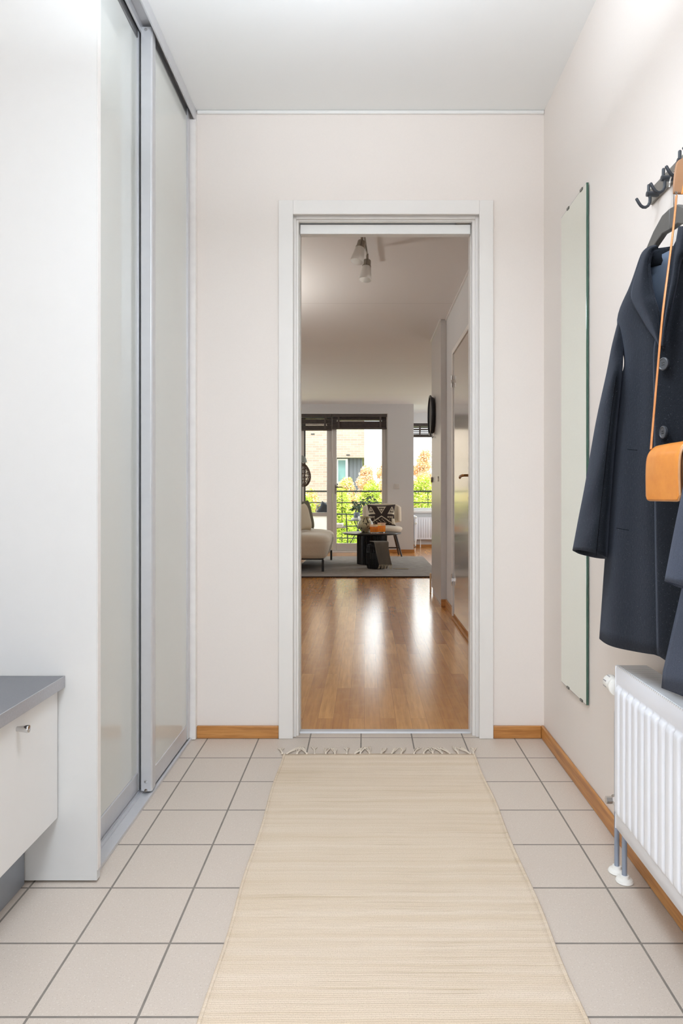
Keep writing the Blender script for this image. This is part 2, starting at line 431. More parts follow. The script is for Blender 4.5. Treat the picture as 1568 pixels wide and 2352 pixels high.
# door casing, stepped jambs
cy0 = WY - .014
mb = MB().box(-.335, -.2785, cy0, WY - .0005, .0005, 2.105).box(.449, .504, cy0, WY - .0005, .0005, 2.105).box(-.2785, .449, cy0, WY - .0005, 2.05, 2.105)
struct(mb.build('trim_2', M['casing'], bevel=.0015))
def jamb(name, xa, xb, za, y0, y1, w=.03, m='casing'):
    mb = MB().box(xa - w, xa, y0, y1, .0005, za + w).box(xb, xb + w, y0, y1, .0005, za + w).box(xa, xb, y0, y1, za, za + w)
    return struct(mb.build(name, M[m], bevel=.0012))
jamb('trim_3', -.268, .4375, 2.040, 2.625, 2.634, .0295)
jamb('trim_4', -.2595, .426, 2.034, 2.6345, 2.652, .036)
jamb('trim_5', -.2565, .4235, 2.045, 2.668, 2.717, .038)
# sliding door header: track slot and white face board
struct(box('trim_6', M['alu'], -.256, .423, 2.668, 2.70, 2.037, 2.0445))
struct(box('trim_7', M['black'], -.256, .423, 2.672, 2.70, 2.032, 2.0365))
struct(box('trim_8', M['white'], -.256, .423, 2.656, 2.69, 1.993, 2.0315, bevel=.002))
box_fit = thing('door_track_fitting', 'small grey metal track fitting at right end of doorway header', 'fitting', (.39, 2.66, 2.034))
box('bracket', M['chrome'], .365, .418, 2.654, 2.668, 2.0322, 2.044, box_fit, bevel=.001)
# threshold strip
struct(MB().rings([[(-.258, 2.662, .0006), (-.258, 2.668, .006), (-.258, 2.690, .008), (-.258, 2.697, .0015)],
                   [(.4245, 2.662, .0006), (.4245, 2.668, .006), (.4245, 2.690, .008), (.4245, 2.697, .0015)]]).build('trim_9', M['alu']))

# hall and living room shell
HX = .705; BX = .655
struct(box('wall_hall_right', M['wall2'], HX, HX + T, WY + T + .001, 5.72, 0, CZ))
struct(box('wall_hall_left', M['wall2'], -1.70, -1.60, WY + T, 6.5, 0, CZ))
struct(box('wall_hall_front', M['wall2'], -1.60, LX - .001, WY, WY + T, 0, CZ))
struct(box('wall_living_left', M['wall2'], -3.1, -3.0, 6.5, 11.03, 0, CZ))
struct(box('wall_living_front', M['wall2'], -3.1, -1.601, 6.4, 6.5, 0, CZ))
struct(box('wall_living_right', M['wall2'], 3.6, 3.7, 6.4, 12.2, 0, CZ))
struct(box('wall_living_near', M['wall2'], BX + .301, 3.6, 6.35, 6.45, 0, CZ))
LY = 11.03
# bump-out: satin tall cupboard ending the hall
tc = thing('tall_cupboard', 'floor to ceiling satin beige cupboard at end of hall right wall', 'cupboard', (.8, 6.1, 0))
box('carcass', M['gloss_wall'], BX + .0012, BX + .30, 5.722, 6.505, .06, CZ - .001, tc, bevel=.001)
box('toe_kick', M['alu'], BX + .010, BX + .29, 5.74, 6.49, .002, .0585, tc)
kb = MB().lathe([(.0, 0), (.026, .002), (.030, .008), (.022, .016), (0, .018)], (BX, 6.40, 1.10), 20, 'x', rot=Matrix.Rotation(PI, 3, 'Z'))
kb.build('pull_knob', M['chrome'], tc)
box('lock_plate', M['chrome'], BX - .005, BX, 5.905, 5.935, 1.075, 1.120, tc, bevel=.004)
# timber block at its far corner
wb = tag(box('timber_block', M['oak2'], .640, .6545, 6.50, 6.545, .002, .19, bevel=.004), 'pale timber block standing at foot of cupboard corner', 'block')
struct(box('baseboard_hall', M['oak_x'], BX + .001, HX, 5.690, 5.7195, .0015, .06, bevel=.002))
struct(box('baseboard_hall_right', M['oak_y'], HX - .014, HX - .0008, 5.22, 5.689, .0015, .06, bevel=.002))
struct(box('trim_10', M['white'], HX - .012, HX - .001, 2.72, 5.72, CZ - .010, CZ - .0008))
struct(box('trim_11', M['white'], BX - .010, BX + .0005, 5.71, 6.505, CZ - .010, CZ - .0008))
# hall door (closed, in the right wall)
dr = thing('interior_door', 'glossy pale interior door with brass lever in hall right wall', 'door', (HX - .02, 4.7, 0))
dl = box('door_leaf', M['gloss_door'], HX - .018, HX - .003, 4.25, 5.14, .045, 2.035, dr, bevel=.002)
fr = MB().box(HX - .026, HX - .0015, 5.145, 5.185, .002, 2.075).box(HX - .026, HX - .0015, 4.20, 4.245, .002, 2.075).box(HX - .026, HX - .0015, 4.245, 5.145, 2.04, 2.075)
fr.build('door_frame', M['casing'], dr, bevel=.002)
sl = MB().box(HX - .034, HX - .0015, 4.246, 5.144, .002, .022).box(HX - .016, HX - .0015, 4.246, 5.144, .0225, .042)
sl.build('door_sill', M['oak_y'], dr, bevel=.003)
for z in (1.83, .30):
    h = MB().lathe([(.006, -.045), (.006, .045)], (HX - .030, 5.146, z), 12); h.box(HX - .036, HX - .0185, 5.139, 5.153, z - .012, z + .012)
    h.build('hinge', M['silver'], dr)
hb = P(1080, 1091.5, 4.30); hx = HX - .018
hd = MB().tube([(hx, 4.30, 1.08), (hx - .045, 4.30, 1.08), (hx - .052, 4.31, 1.08), (hx - .055, 4.36, 1.078), (hx - .055, 4.40, 1.077), (hx - .053, 4.425, 1.068)], .0085, 10)
hd.lathe([(.022, 0), (.022, .006), (.012, .010)], (hx, 4.30, 1.08), 18, 'x', rot=Matrix.Rotation(PI, 3, 'Z'))
hd.build('lever_handle', M['brass'], dr)

# window wall of the living room at LY : door/window opening X -2.2..+.385 up to 2.30, pillar to .8155
mb = MB().box(-3.0, -2.2, LY, LY + .25, 0, CZ).box(.386, .8155, LY, LY + .25, 0, CZ).box(-2.2, .386, LY, LY + .25, 2.302, CZ)
mb.box(.70, .8155, LY + .25, 12.2, 0, CZ)
struct(mb.build('wall_living_back', M['wall2']))
struct(box('baseboard_pillar', M['oak_x'], .388, .825, LY - .013, LY - .0008, .0015, .055, bevel=.002))
struct(box('baseboard_pillar_side', M['oak_y'], .8163, .829, LY - .012, 12.185, .0015, .055, bevel=.002))
# alcove window wall at 12.2
AY = 12.2
mb = MB().box(.701, 3.6, AY, AY + .25, 0, .66).box(.701, 3.6, AY, AY + .25, 2.27, CZ).box(.701, .84, AY, AY + .25, .66, 2.27).box(2.2, 3.6, AY, AY + .25, .66, 2.27)
struct(mb.build('wall_alcove', M['wall2']))
struct(box('baseboard_alcove', M['oak_x'], .83, 3.59, AY - .013, AY - .0008, .0015, .052, bevel=.002))
wn = MB()
wn.box(.84, .90, AY + .10, AY + .16, .66, 2.27).box(2.14, 2.2, AY + .10, AY + .16, .66, 2.27).box(.90, 2.14, AY + .10, AY + .16, .66, .72).box(.90, 2.14, AY + .10, AY + .16, 2.21, 2.27)
w2 = struct(wn.build('window_2', M['white'], bevel=.004))
box('sill', M['white'], .845, 2.19, AY - .04, AY + .099, .632, .675, w2, bevel=.006)
box('pane', M['glass'], .90, 2.14, AY + .128, AY + .133, .72, 2.21, w2)
# big glazed unit in the living wall
FY0, FY1 = LY + .09, LY + .15
zt = 2.298
xl0, xl1, xm0, xm1, xd0, xd1 = -1.02, -.985, -.625, -.535, -.463, .292
wn = MB().box(-2.2, -2.13, FY0, FY1, .002, zt).box(-1.10, -1.0, FY0, FY1, .002, zt).box(xm0, xm1, FY0, FY1, .002, zt)
wn.box(-2.13, -1.10, FY0, FY1, zt - .07, zt).box(-1.0, xm0, FY0, FY1, zt - .07, zt).box(-2.13, -1.10, FY0, FY1, .002, .09).box(-1.0, xm0, FY0, FY1, .002, .09)
wn.box(-1.0, xm0, FY0, FY1, .605, .665).box(-2.13, -1.10, FY0, FY1, .605, .665)
w1 = struct(wn.build('window_1', M['winframe'], bevel=.004))
g = MB().box(-1.0, xm0, FY0 + .028, FY0 + .033, .665, zt - .07); g.build('pane', M['glass'], w1)
g = MB().box(-2.13, -1.10, FY0 + .028, FY0 + .033, .665, zt - .07); g.build('pane', M['glass'], w1)
g = MB().box(-1.0, xm0, FY0 + .028, FY0 + .033, .09, .605); g.build('frosted_pane', M['frost'], w1)
g = MB().box(-2.13, -1.10, FY0 + .028, FY0 + .033, .09, .605); g.build('frosted_pane', M['frost'], w1)
box('gasket', M['black'], -1.0, -.982, FY0 - .004, FY0 + .02, .665, zt - .07, w1)
# balcony door
wn = MB().box(xm1 + .004, xd0, FY0 - .01, FY1, .03, zt - .01).box(xd1, .366, FY0 - .01, FY1, .03, zt - .01).box(xd0, xd1, FY0 - .01, FY1, zt - .09, zt - .01).box(xd0, xd1, FY0 - .01, FY1, .03, .15)
d1 = struct(wn.build('door_1', M['winframe'], bevel=.004))
box('pane', M['glass'], xd0, xd1, FY0 + .028, FY0 + .033, .15, zt - .09, d1)
hz = H + (CY - 1119) * LY / F
MB().tube([(-.475, FY0 - .01, hz), (-.475, FY0 - .06, hz), (-.455, FY0 - .065, hz), (-.36, FY0 - .065, hz)], .008, 8).build('handle', M['black'], d1)
MB().box(-.492, -.462, FY0 - .015, FY0 - .009, hz - .11, hz + .04).build('handle_plate', M['chrome'], d1)
struct(MB().box(.367, .3855, LY + .02, FY1, .002, zt).box(-2.2, .3855, LY + .02, FY1, zt + .0005, 2.3015).build('trim_12', M['winframe']))
struct(box('trim_13', M['white'], -.53, .366, LY + .03, FY1, .002, .028))

# ================================================================== SLIDING WARDROBE
wd = thing('sliding_wardrobe', 'built-in sliding wardrobe with white glass doors and aluminium rails', 'wardrobe', (-.95, 2.1, 0))
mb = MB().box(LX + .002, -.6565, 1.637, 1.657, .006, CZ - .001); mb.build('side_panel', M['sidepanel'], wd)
box('edge_band', M['edge'], -.6562, -.6550, 1.6385, 1.6568, .03, CZ - .001, wd)
# top track: fascia and channel
tt = MB().box(-.664, -.658, 1.6575, WY - .001, 2.415, CZ - .001).box(-.785, -.664, 1.6575, WY - .001, 2.448, CZ - .001).box(-.712, -.704, 1.6575, WY - .001, 2.422, 2.448).box(-.785, -.776, 1.6575, WY - .001, 2.415, 2.448)
tt.build('top_track', M['alu'], wd, bevel=.001)
bt = MB().box(-.785, -.670, 1.6575, WY - .001, .0006, .005).box(-.678, -.670, 1.6575, WY - .001, .005, .010).box(-.7065, -.7035, 1.6575, WY - .001, .005, .011).box(-.722, -.716, 1.6575, WY - .001, .005, .010)
bt.build('bottom_track', M['alu'], wd)
# front door (right end)
fd = MB().box(-.6985, -.682, 2.156, 2.556, .072, 2.408).build('door', M['lacobel'], wd)
st = MB()
pr = [(-.708, 2.112), (-.676, 2.112), (-.6725, 2.117), (-.6745, 2.154), (-.683, 2.157), (-.708, 2.157)]
st.prism(pr, lambda a, b, t: (a, b, t), .0135, 2.437); st.build('stile', M['alu'], fd, bevel=.0012)
MB().box(-.708, -.677, 2.5565, 2.585, .0135, 2.437).build('stile', M['alu'], fd, bevel=.002)
MB().box(-.705, -.680, 2.157, 2.556, .0135, .0715).build('rail', M['alu'], fd, bevel=.002)
MB().box(-.705, -.680, 2.157, 2.556, 2.4085, 2.437).build('rail', M['alu_dark'], fd, bevel=.002)
for z, r in ((.045, .0052), (.017, .0048), (2.427, .005)):
    MB().lathe([(0, 0), (r, 0), (r, .0015), (r * .5, .0022), (0, .0022)], (-.692, 2.112, z), 16, 'y', rot=Matrix.Rotation(PI, 3, 'Z')).build('screw', M['chrome'] if z < .03 else M['silver'], fd)
# rear door (left end)
rd = MB().box(-.745, -.723, 1.664, 2.118, .0705, 2.404).build('door', M['lacobel'], wd)
MB().box(-.748, -.717, 2.1185, 2.160, .0125, 2.437).build('stile', M['alu'], rd, bevel=.002)
MB().box(-.748, -.7185, 1.660, 2.118, .0125, .070).build('rail', M['alu'], rd, bevel=.002)
MB().box(-.748, -.7185, 1.660, 2.118, 2.4045, 2.437).build('rail', M['alu_dark'], rd, bevel=.002)
# white end strip against the wall
box('end_strip', M['edge'], -.682, -.6555, 2.590, WY - .001, .002, 2.414, wd, bevel=.0015)

# ================================================================== BENCH CABINET
bc = thing('bench_cabinet', 'low white bench cabinet with floating front under grey worktop', 'cabinet', (-1, 1.2, 0))
box('carcass', M['panel'], LX + .003, -.770, .30, 1.633, .163, .480, bc)
dfr = box('door', M['panel'], -.7695, -.751, .62, 1.6325, .162, .478, bc, bevel=.0012)
kn = MB().lathe([(.0, -.0005), (.0055, .0), (.0058, .004), (.0070, .015), (.0085, .023), (.0075, .0262), (0, .0268)], (-.751, 1.442, .4465), 24, 'x')
kn.build('knob', M['silver'], dfr)
box('plinth', M['plinth'], LX + .01, -.831, .30, 1.630, .001, .1625, bc)
wt = thing('worktop', 'dark grey laminate worktop on the white bench cabinet', 'worktop', (-1, 1.2, .48))
box('top', M['grey_top'], LX + .002, -.7365, .28, 1.6355, .4812, .509, wt, bevel=.001)
box('edge_band', M['grey_edge'], -.7363, -.734, .28, 1.6355, .4812, .5088, wt)

# ================================================================== MIRROR
wm = thing('wall_mirror', 'tall frameless mirror with polished green edge on right wall', 'mirror', (.70, 2.22, .295))
MB().box(.6945, .6949, 2.0885, 2.352, .296, 1.930).build('silvered_face', M['mirror'], wm)
MB().box(.695, .7015, 2.087, 2.3535, .2945, 1.9315).build('glass_body', M['greenedge'], wm)
for y in (2.135, 2.275):
    for z, d in ((1.933, 1), (.293, -1)):
        c = MB().box(.6925, .7035, y - .011, y + .011, min(z - d * .0008, z + d * .001), max(z - d * .0008, z + d * .001)).box(.6925, .6938, y - .011, y + .011, min(z, z - d * .006), max(z, z - d * .006))
        c.build('clip', M['hookbar'], wm)

# ================================================================== RADIATOR
ra = thing('panel_radiator', 'white fluted panel radiator on right wall below the coats', 'radiator', (.64, 1.1, .15))
RX, RY0, RY1, RZ0, RZ1 = .600, .55, 1.602, .151, .5455
def radfront(RX, y0, y1, z0, z1, pitch, sx, name, parent, depth=.009, rect=False):
    nz = [z0, z0 + .004, z0 + .036, z0 + .040, z0 + .043, z0 + .047, z0 + .052, z0 + .058]
    zz = nz + [lerp(z0 + .058, z1 - .064, k / 4) for k in range(1, 4)] + [z1 - .064, z1 - .058, z1 - .053, z1 - .049, z1 - .046, z1 - .042, z1 - .006, z1]
    amp = [0, 0, 0, 0, .4, .8, 1, 1, 1, 1, 1, 1, 1, .8, .4, 0, 0, 0, 0]
    ys = []
    n = int((y1 - y0 - .02) / pitch)
    ys.append((y0, 0))
    for k in range(n):
        b = y1 - .012 - (k + 1) * pitch
        for f, a in ((.0, 0), (.11, 0.), (.15, .45), (.20, .80), (.28, .97), (.40, 1), (.70, 1), (.82, .97), (.90, .80), (.95, .45), (.99, 0)): ys.append((b + f * pitch, a))
    ys.append((y1, 0)); ys = sorted(ys)
    vs = []; 
    for i, (z, am) in enumerate(zip(zz, amp)):
        for y, a in ys:
            roll = .004 if i in (0, len(zz) - 1) else 0
            vs.append((RX + depth + roll - depth * a * am, y, z))
    w = len(ys); fs = [(j * w + i, j * w + i + 1, (j + 1) * w + i + 1, (j + 1) * w + i) for j in range(len(zz) - 1) for i in range(w - 1)]
    return MB().add(vs, fs).build(name, M['radiator'], parent, ang=70)
radfront(RX - .006, RY0, RY1, RZ0, RZ1, .0333, 1, 'front_panel', ra)
MB().box(RX + .002, .678, RY1 - .003, RY1, RZ0 + .002, RZ1 - .002).build('side_cover', M['radiator'], ra, bevel=.001)
MB().box(RX + .004, .676, RY0, RY1 - .004, RZ1 - .006, RZ1 - .001).build('top_grille', M['grille'], ra)
MB().box(.670, .678, RY0, RY1 - .004, RZ0 + .002, RZ1 - .0065).build('rear_panel', M['radiator'], ra)
# thermostat head
tb = P(1397, 1575, 1.640)
tv = MB().tube([(.640, RY1, .487), (.640, 1.640, .487)], .010, 14); tv.build('valve_body', M['chrome'], ra)
TC = Vector((.612, 1.610, .487))
tv = MB(); tv.lathe([(.0, -.002), (.006, -.002), (.016, .0), (.0205, .001), (.0215, .004), (.0215, .011), (.019, .016), (.0165, .018), (.0165, .022), (.0185, .026), (.0185, .052), (.016, .057), (0, .058)], tuple(TC), 32, 'y')
tvo = tv.build('thermostat_head', M['plastic'], ra)
for k in range(8):
    a = 2 * PI * (k + .5) / 8; gm = MB(); pts = []
    for h in (.032, .050):
        for da, dr_ in ((-.07, -.001), (.07, -.001), (.07, .0006), (-.07, .0006)):
            pts.append(TC + Vector(((.0185 + dr_) * math.cos(a + da), h, (.0185 + dr_) * math.sin(a + da))))
    gm.rings([pts[:4], pts[4:]]); gm.build('grip_slot', M['grey_edge'], tvo)
# return valve
rz = P(1402, 1838, 1.64).z
rv = MB().tube([(.638, RY1, rz - .02), (.638, 1.642, rz - .02)], .010, 12).lathe([(.013, 0), (.013, .012), (.009, .016), (.009, .03)], (.625, 1.642, rz), 6, 'x', rot=Matrix.Rotation(PI, 3, 'Z'))
rv.tube([(.640, 1.642, rz), (.640, 1.642, rz - .07)], .0095, 14); rv.build('return_valve', M['silver'], ra)
for (x, y, zt_) in ((.640, 1.641, rz - .068), (.637, 1.683, .42)):
    pts = [(x, y, .001), (x, y, zt_ - .03), (x, y, zt_)]
    if zt_ > .3: pts = [(x, y, .001), (x, y, .40), (x, y - .012, .46), (x, y - .03, .487)]
    pp = MB().tube(pts, .0062, 12).build('pipe', M['pipe'], ra)
    co = MB().lathe([(.0, .0008), (.0205, .0008), (.0215, .003), (.019, .008), (.012, .011), (.0105, .017), (.0068, .0175)], (x, y, 0), 28)
    co.build('pipe_collar', M['plastic'], pp)

# ================================================================== HOOK RAIL
hr = thing('coat_rack', 'dark metal wall rail with black J hooks above the radiator', 'coat rack', (.70, 1.2, 1.66))
MB().box(.698, .7042, .70, 1.632, 1.6625, 1.700).build('backplate', M['hookbar'], hr, bevel=.001)
y = 1.584
HOOKY = []
while y > .74:
    HOOKY.append(y); y -= .078
for y in HOOKY:
    h = MB().lathe([(.0, -.0005), (.0065, .0), (.0072, .004), (.0062, .028), (0, .029)], (.6985, y, 1.668), 18, 'x', rot=Matrix.Rotation(PI, 3, 'Z'))
    h.tube([(.675, y, 1.668), (.6755, y, 1.689), (.6757, y, 1.6905)], [.0036, .0036, .0026], 10)
    J = [(.677, 1.668), (.6785, 1.657), (.6780, 1.648), (.674, 1.640), (.668, 1.6362), (.662, 1.6365), (.6565, 1.640), (.652, 1.6465), (.6465, 1.656), (.6455, 1.6575)]
    h.tube([(a, y, b) for a, b in J], [.0036] * 9 + [.0026], 10)
    h.build('hook', M['hookblack'], hr)

# ================================================================== COATS
class Frame:
    def __init__(s, cx, cy, deg):
        a = math.radians(deg); s.c = Vector((cx, cy, 0)); s.t = Vector((-math.sin(a), math.cos(a), 0)); s.n = Vector((-math.cos(a), -math.sin(a), 0))
    def pt(s, sv, nv, z): return s.c + s.t * sv + s.n * nv + Vector((0, 0, z))
    def sz(s, u, v, nv):
        a = (u - CX) / F
        b = s.c + s.n * nv
        sv = (a * b.y - b.x) / (s.t.x - a * s.t.y)
        Y = b.y + sv * s.t.y
        return sv, H + (CY - v) * Y / F
FR = Frame(.658, 1.40, 12)
FR2 = Frame(.600, .768, 4)
FR0 = FR
IN = [(1528, 1505), (1523, 1250), (1520, 1000), (1518, 880), (1517, 795), (1512, 722), (1500, 662), (1491, 592), (1500, 569)]
INR = [(1528, 1505), (1523, 1250), (1520, 1000), (1518, 880), (1518, 800), (1530, 735), (1541, 670), (1550, 600), (1558, 569)]
OUT = [(1377, 1467), (1396, 1200), (1417, 957), (1428, 868), (1434, 824), (1418, 735), (1448, 655), (1477, 585), (1496, 569)]
def coat(name, label, frame, wool, flare=None, sleeve_n=.045, group=None):
    t = thing(name, label, 'coat', frame.pt(0, 0, 0.6), group)
    def side(a, b, sgn):
        i = poly_at(IN if sgn > 0 else INR, b); o = poly_at(OUT, b)
        nb = .066 - .030 * max(0, b - .5) * 2
        ni, no = nb, .012
        fold = .006 * math.sin(a * 9 + 1) * (1 - b) * (1 - a)
        n_ = no + (ni - no) * (1 - a ** 2.6) + fold
        si, zi = FR0.sz(i[0], i[1], ni); so, zo = FR0.sz(o[0], o[1], no)
        if flare and sgn > 0: so += flare(zo)
        if flare: zi += .09 * (1 - b) ** 2
        s_, z_ = lerp(si, so, a), lerp(zi, zo, a) + (-.006 * math.sin(a * PI) if b < .02 else 0)
        if sgn < 0:
            s_ = lerp(si + .012, -so * .93, a); n_ += .005 * (1 - a)
        return frame.pt(s_, n_, z_)
    MB().grid(lambda a, b: side(a, b, 1), 22, 48).build('front_panel', wool, t, ang=180, solid=.003, off=0)
    MB().grid(lambda a, b: side(a, b, -1), 22, 48).build('front_panel', wool, t, ang=180, solid=.003, off=0)
    def back(a, b):
        o = poly_at(OUT, b * .93); so, zo = FR0.sz(o[0], o[1], .012)
        sl = so + (flare(zo) if flare else 0)
        e = abs(2 * a - 1)
        s_ = lerp(sl, -so * .93, a)
        z_ = zo
        return frame.pt(s_, .012 - .030 * (1 - e ** 3), z_ - (.012 * (1 - e) if b > .9 else 0))
    MB().grid(back, 24, 44).build('back_panel', wool, t, ang=180, solid=.003, off=0)
    # lining seen through the open neck
    def lin_(a, b):
        z = lerp(1.20, 1.475, b); s_ = lerp(.11, -.11, a)
        return frame.pt(s_, .004 + .010 * math.sin(a * 7 + b * 5) * math.sin(b * 6), z)
    MB().grid(lin_, 20, 20).build('lining', M['satin'], t, ang=180)
    # lapels
    LO = [(1505, 565), (1490, 569), (1478, 580), (1468, 612), (1456, 648), (1450, 678), (1456, 698), (1471, 726), (1490, 757), (1503, 774), (1514, 792)]
    LI = [(1511, 568), (1499, 574), (1494, 590), (1491, 610), (1494, 645), (1501, 676), (1505, 692), (1511, 715), (1515, 745), (1516, 770), (1518, 794)]
    def lap(a, b):
        o = poly_at(LO, b); i = poly_at(LI, b)
        u, v = lerp(o[0], i[0], a), lerp(o[1], i[1], a)
        n_ = .047 + .034 * min(1, b * 1.6) + .014 * math.sin(min(1, a * 1.1) * PI) - (.014 * (1 - a) if b > .2 else .02 * (1 - a))
        return frame.pt(*[FR0.sz(u, v, n_)[0], n_, FR0.sz(u, v, n_)[1]])
    MB().grid(lap, 12, 40).build('lapel', wool, t, ang=180, solid=.005, off=0)
    RI = [(1560, 520), (1553, 563), (1548, 590), (1545, 632), (1539, 670), (1527, 739), (1521, 790)]
    RO = [(1590, 520), (1580, 570), (1562, 601), (1554, 647), (1544, 693), (1531, 750), (1523, 800)]
    def rl(a, b):
        o = poly_at(RI, b); i = poly_at(RO, b)
        u, v = lerp(o[0], i[0], a), lerp(o[1], i[1], a)
        n_ = .045 + .04 * b + .012 * math.sin(a * PI)
        q = FR0.sz(u, v, n_); return frame.pt(q[0], n_, q[1])
    MB().grid(rl, 8, 30).build('lapel', wool, t, ang=180, solid=.005, off=0)
    # back collar
    def bcol(a, b):
        s_ = lerp(.085, -.10, a); e = abs(2 * a - 1)
        return frame.pt(s_, .030 * e ** 2 - .012, lerp(1.445, 1.480, b) + .012 * e)
    MB().grid(bcol, 16, 6).build('collar', wool, t, ang=180, solid=.006, off=0)
    # far sleeve
    SL = [(1421, 729), (1405, 791), (1392, 857), (1368, 968), (1343, 1112), (1328, 1189), (1314, 1264)]
    SR = [(1433, 764), (1431, 815), (1428, 868), (1417, 975), (1405, 1118), (1399, 1200), (1394, 1282)]
    rs = []
    for k in range(31):
        b = k / 30; L = poly_at(SL, b); R = poly_at(SR, b); ring = []
        nt = .012 + .030 * min(1, b * 3); n0b = .045 * min(1, .35 + b * 2); tilt = 9 * max(0, b - .8) * 5
        for q in range(24):
            an = 2 * PI * q / 24; c, s_ = math.cos(an), math.sin(an)
            u = (L[0] + R[0]) / 2 + (R[0] - L[0]) / 2 * c; v = (L[1] + R[1]) / 2 + (R[1] - L[1]) / 2 * c - tilt * s_ * .6
            n_ = sleeve_n * min(1, .35 + b * 2) + nt * s_ * (1 + .06 * math.sin(b * 22 + 2 * c))
            sv, z = FR0.sz(u, v, n0b + nt * s_)
            ring.append(frame.pt(sv, n_, z))
        rs.append(ring)
    sl_ = MB().rings(rs, True, False).build('sleeve', wool, t, ang=180, solid=.004)
    sm = []
    for k in range(10, 31):
        b = k / 30; L = poly_at(SL, b); R = poly_at(SR, b); c = .42
        u = (L[0] + R[0]) / 2 + (R[0] - L[0]) / 2 * c; v = (L[1] + R[1]) / 2 + (R[1] - L[1]) / 2 * c
        n_ = sleeve_n * min(1, .35 + b * 2) + .042 * .91
        q = FR0.sz(u, v, .045 * min(1, .35 + b * 2) + .042 * .91); sm.append(frame.pt(q[0], n_ + .0025, q[1]))
    MB().tube(sm, .0006, 6).build('seam', M['stitch'], sl_)
    # near sleeve
    rs = []
    for k in range(21):
        b = k / 20; ring = []
        for q in range(16):
            an = 2 * PI * q / 16
            s_ = lerp(-.165, -.24, b) + (.02 + .05 * min(1, b * 2.5)) * math.cos(an); n_ = .035 + .03 * min(1, 2 * b) + (.012 + .022 * min(1, 3 * b)) * math.sin(an)
            ring.append(frame.pt(s_, n_, lerp(1.375, .80, b)))
        rs.append(ring)
    MB().rings(rs, True, False).build('sleeve', wool, t, ang=180, solid=.004)
    # buttons
    for (u, v, tw) in ((1524, 836, -8), (1523.5, 993, 9), (1525, 1100, 5)):
        q = FR0.sz(u, v, .081); c = frame.pt(q[0], .081, q[1])
        rot = Matrix.Rotation(math.atan2(frame.n.y, frame.n.x) + math.radians(-tw), 3, 'Z')
        bt_ = MB().lathe([(0, -.004), (.0115, -.003), (.0130, .0), (.0128, .0025), (.0108, .0035), (.0095, .0022), (0, .0020)], c, 24, 'x', rot=rot)
        bo = bt_.build('button', M['button'], t)
        for dy in (-.0022, .0022):
            for dz in (-.0022, .0022):
                p = c + rot @ Vector((.0024, dy, dz)); MB().lathe([(0, -.0005), (.0011, -.0005), (.0011, .0004), (0, .0004)], p, 8, 'x', rot=rot).build('button_hole', M['black'], bo)
    for (u0, v0, u1, v1) in ((1443, 1032, 1465, 1034), (1418, 1213, 1446, 1218)):
        pts = []
        for k in range(5):
            f = k / 4; u, v = lerp(u0, u1, f), lerp(v0, v1, f); q = FR0.sz(u, v, .064); pts.append(frame.pt(q[0], .0668, q[1]))
        MB().tube(pts, .0006, 6).build('buttonhole', M['stitch'], t)
    return t
coat('wool_coat', 'navy wool coat with notched lapels hanging open on black wooden hanger', FR, M['wool'])
def fl(z): return .200 if z < .62 else (.200 - (z - .62) * .27 if z < 1.2 else max(0, .043 - (z - 1.2) * .2))
coat('wool_coat', 'lighter blue-grey wool coat cut off by right edge above radiator', FR2, M['wool2'], flare=fl, sleeve_n=.075)

# hangers
def hanger(frame, label, hooky):
    z0 = 1.566
    t = thing('coat_hanger', label, 'coat hanger', frame.pt(0, 0, z0))
    for sg in (1, -1):
        pts = [(0.0, .0), (.028, -.004), (.06, -.026), (.10, -.066), (.135, -.112), (.160, -.150)]
        rs = []
        for s_, dz in pts:
            w = .046 - .028 * min(1, s_ / .14)
            nb = .010 + .06 * s_ ** 1.5
            rs.append([frame.pt(sg * s_, nb - .006, z0 + dz - w), frame.pt(sg * s_, nb + .008, z0 + dz - w), frame.pt(sg * s_, nb + .008, z0 + dz), frame.pt(sg * s_, nb - .006, z0 + dz)])
        MB().rings(rs).build('shoulder_arm', M['hanger'], t, bevel=.002)
    # wire hook
    c = frame.pt(0, .008, 0); pts = [Vector((c.x, c.y, z0 - .01)), Vector((c.x, c.y, 1.612))]
    cc = Vector((c.x, c.y, 1.6235))
    for k in range(12):
        a = math.radians(-35 + k * 20)
        pts.append(Vector((cc.x, cc.y - .021 * math.cos(a), cc.z + .021 * math.sin(a))))
    MB().tube(pts, .0017, 8).build('wire_hook', M['silver'], t)
    return t
hanger(Frame(.670, 1.428, 8), 'black wooden hanger with steel wire hook inside the navy coat', 1.428)

hanger(Frame(.664, .792, 4), 'black wooden hanger inside the blue-grey coat at the right edge', .804)
# ================================================================== SHOULDER BAG
bg = thing('shoulder_bag', 'small tan leather shoulder bag hanging in front of the navy coat', 'bag', (.555, 1.2, .94))
# local frame of the bag: a along width (far -> near), n away from the wall
BF = Frame(.556, 1.195, 0)
hw = .066
prof = []   # flap profile in (n, z), from back top over the front down
zb, ztop = .943, 1.043
prof = [(-.030, ztop - .030), (-.024, ztop - .006), (-.012, ztop), (.004, ztop - .001), (.015, ztop - .010), (.0205, ztop - .024), (.022, ztop - .050), (.0215, zb + .02), (.021, zb)]
def flap(a, b):
    n_, z = poly_at(prof, b)
    r = .0
    e = abs(2 * a - 1)
    zz = z + ((.008 * max(0, (e - .88) / .12) ** 2) * (b - .9) / .1 if b > .9 else 0)
    bulge = .004 * math.sin(a * PI) * math.sin(b * PI)
    sv = lerp(hw, -hw, a) * (1 - .03 * math.sin(b * PI))
    return BF.pt(sv, n_ + bulge, zz)
fo = MB().grid(flap, 24, 40).build('flap', M['leather'], bg, ang=180, solid=.003, off=1)
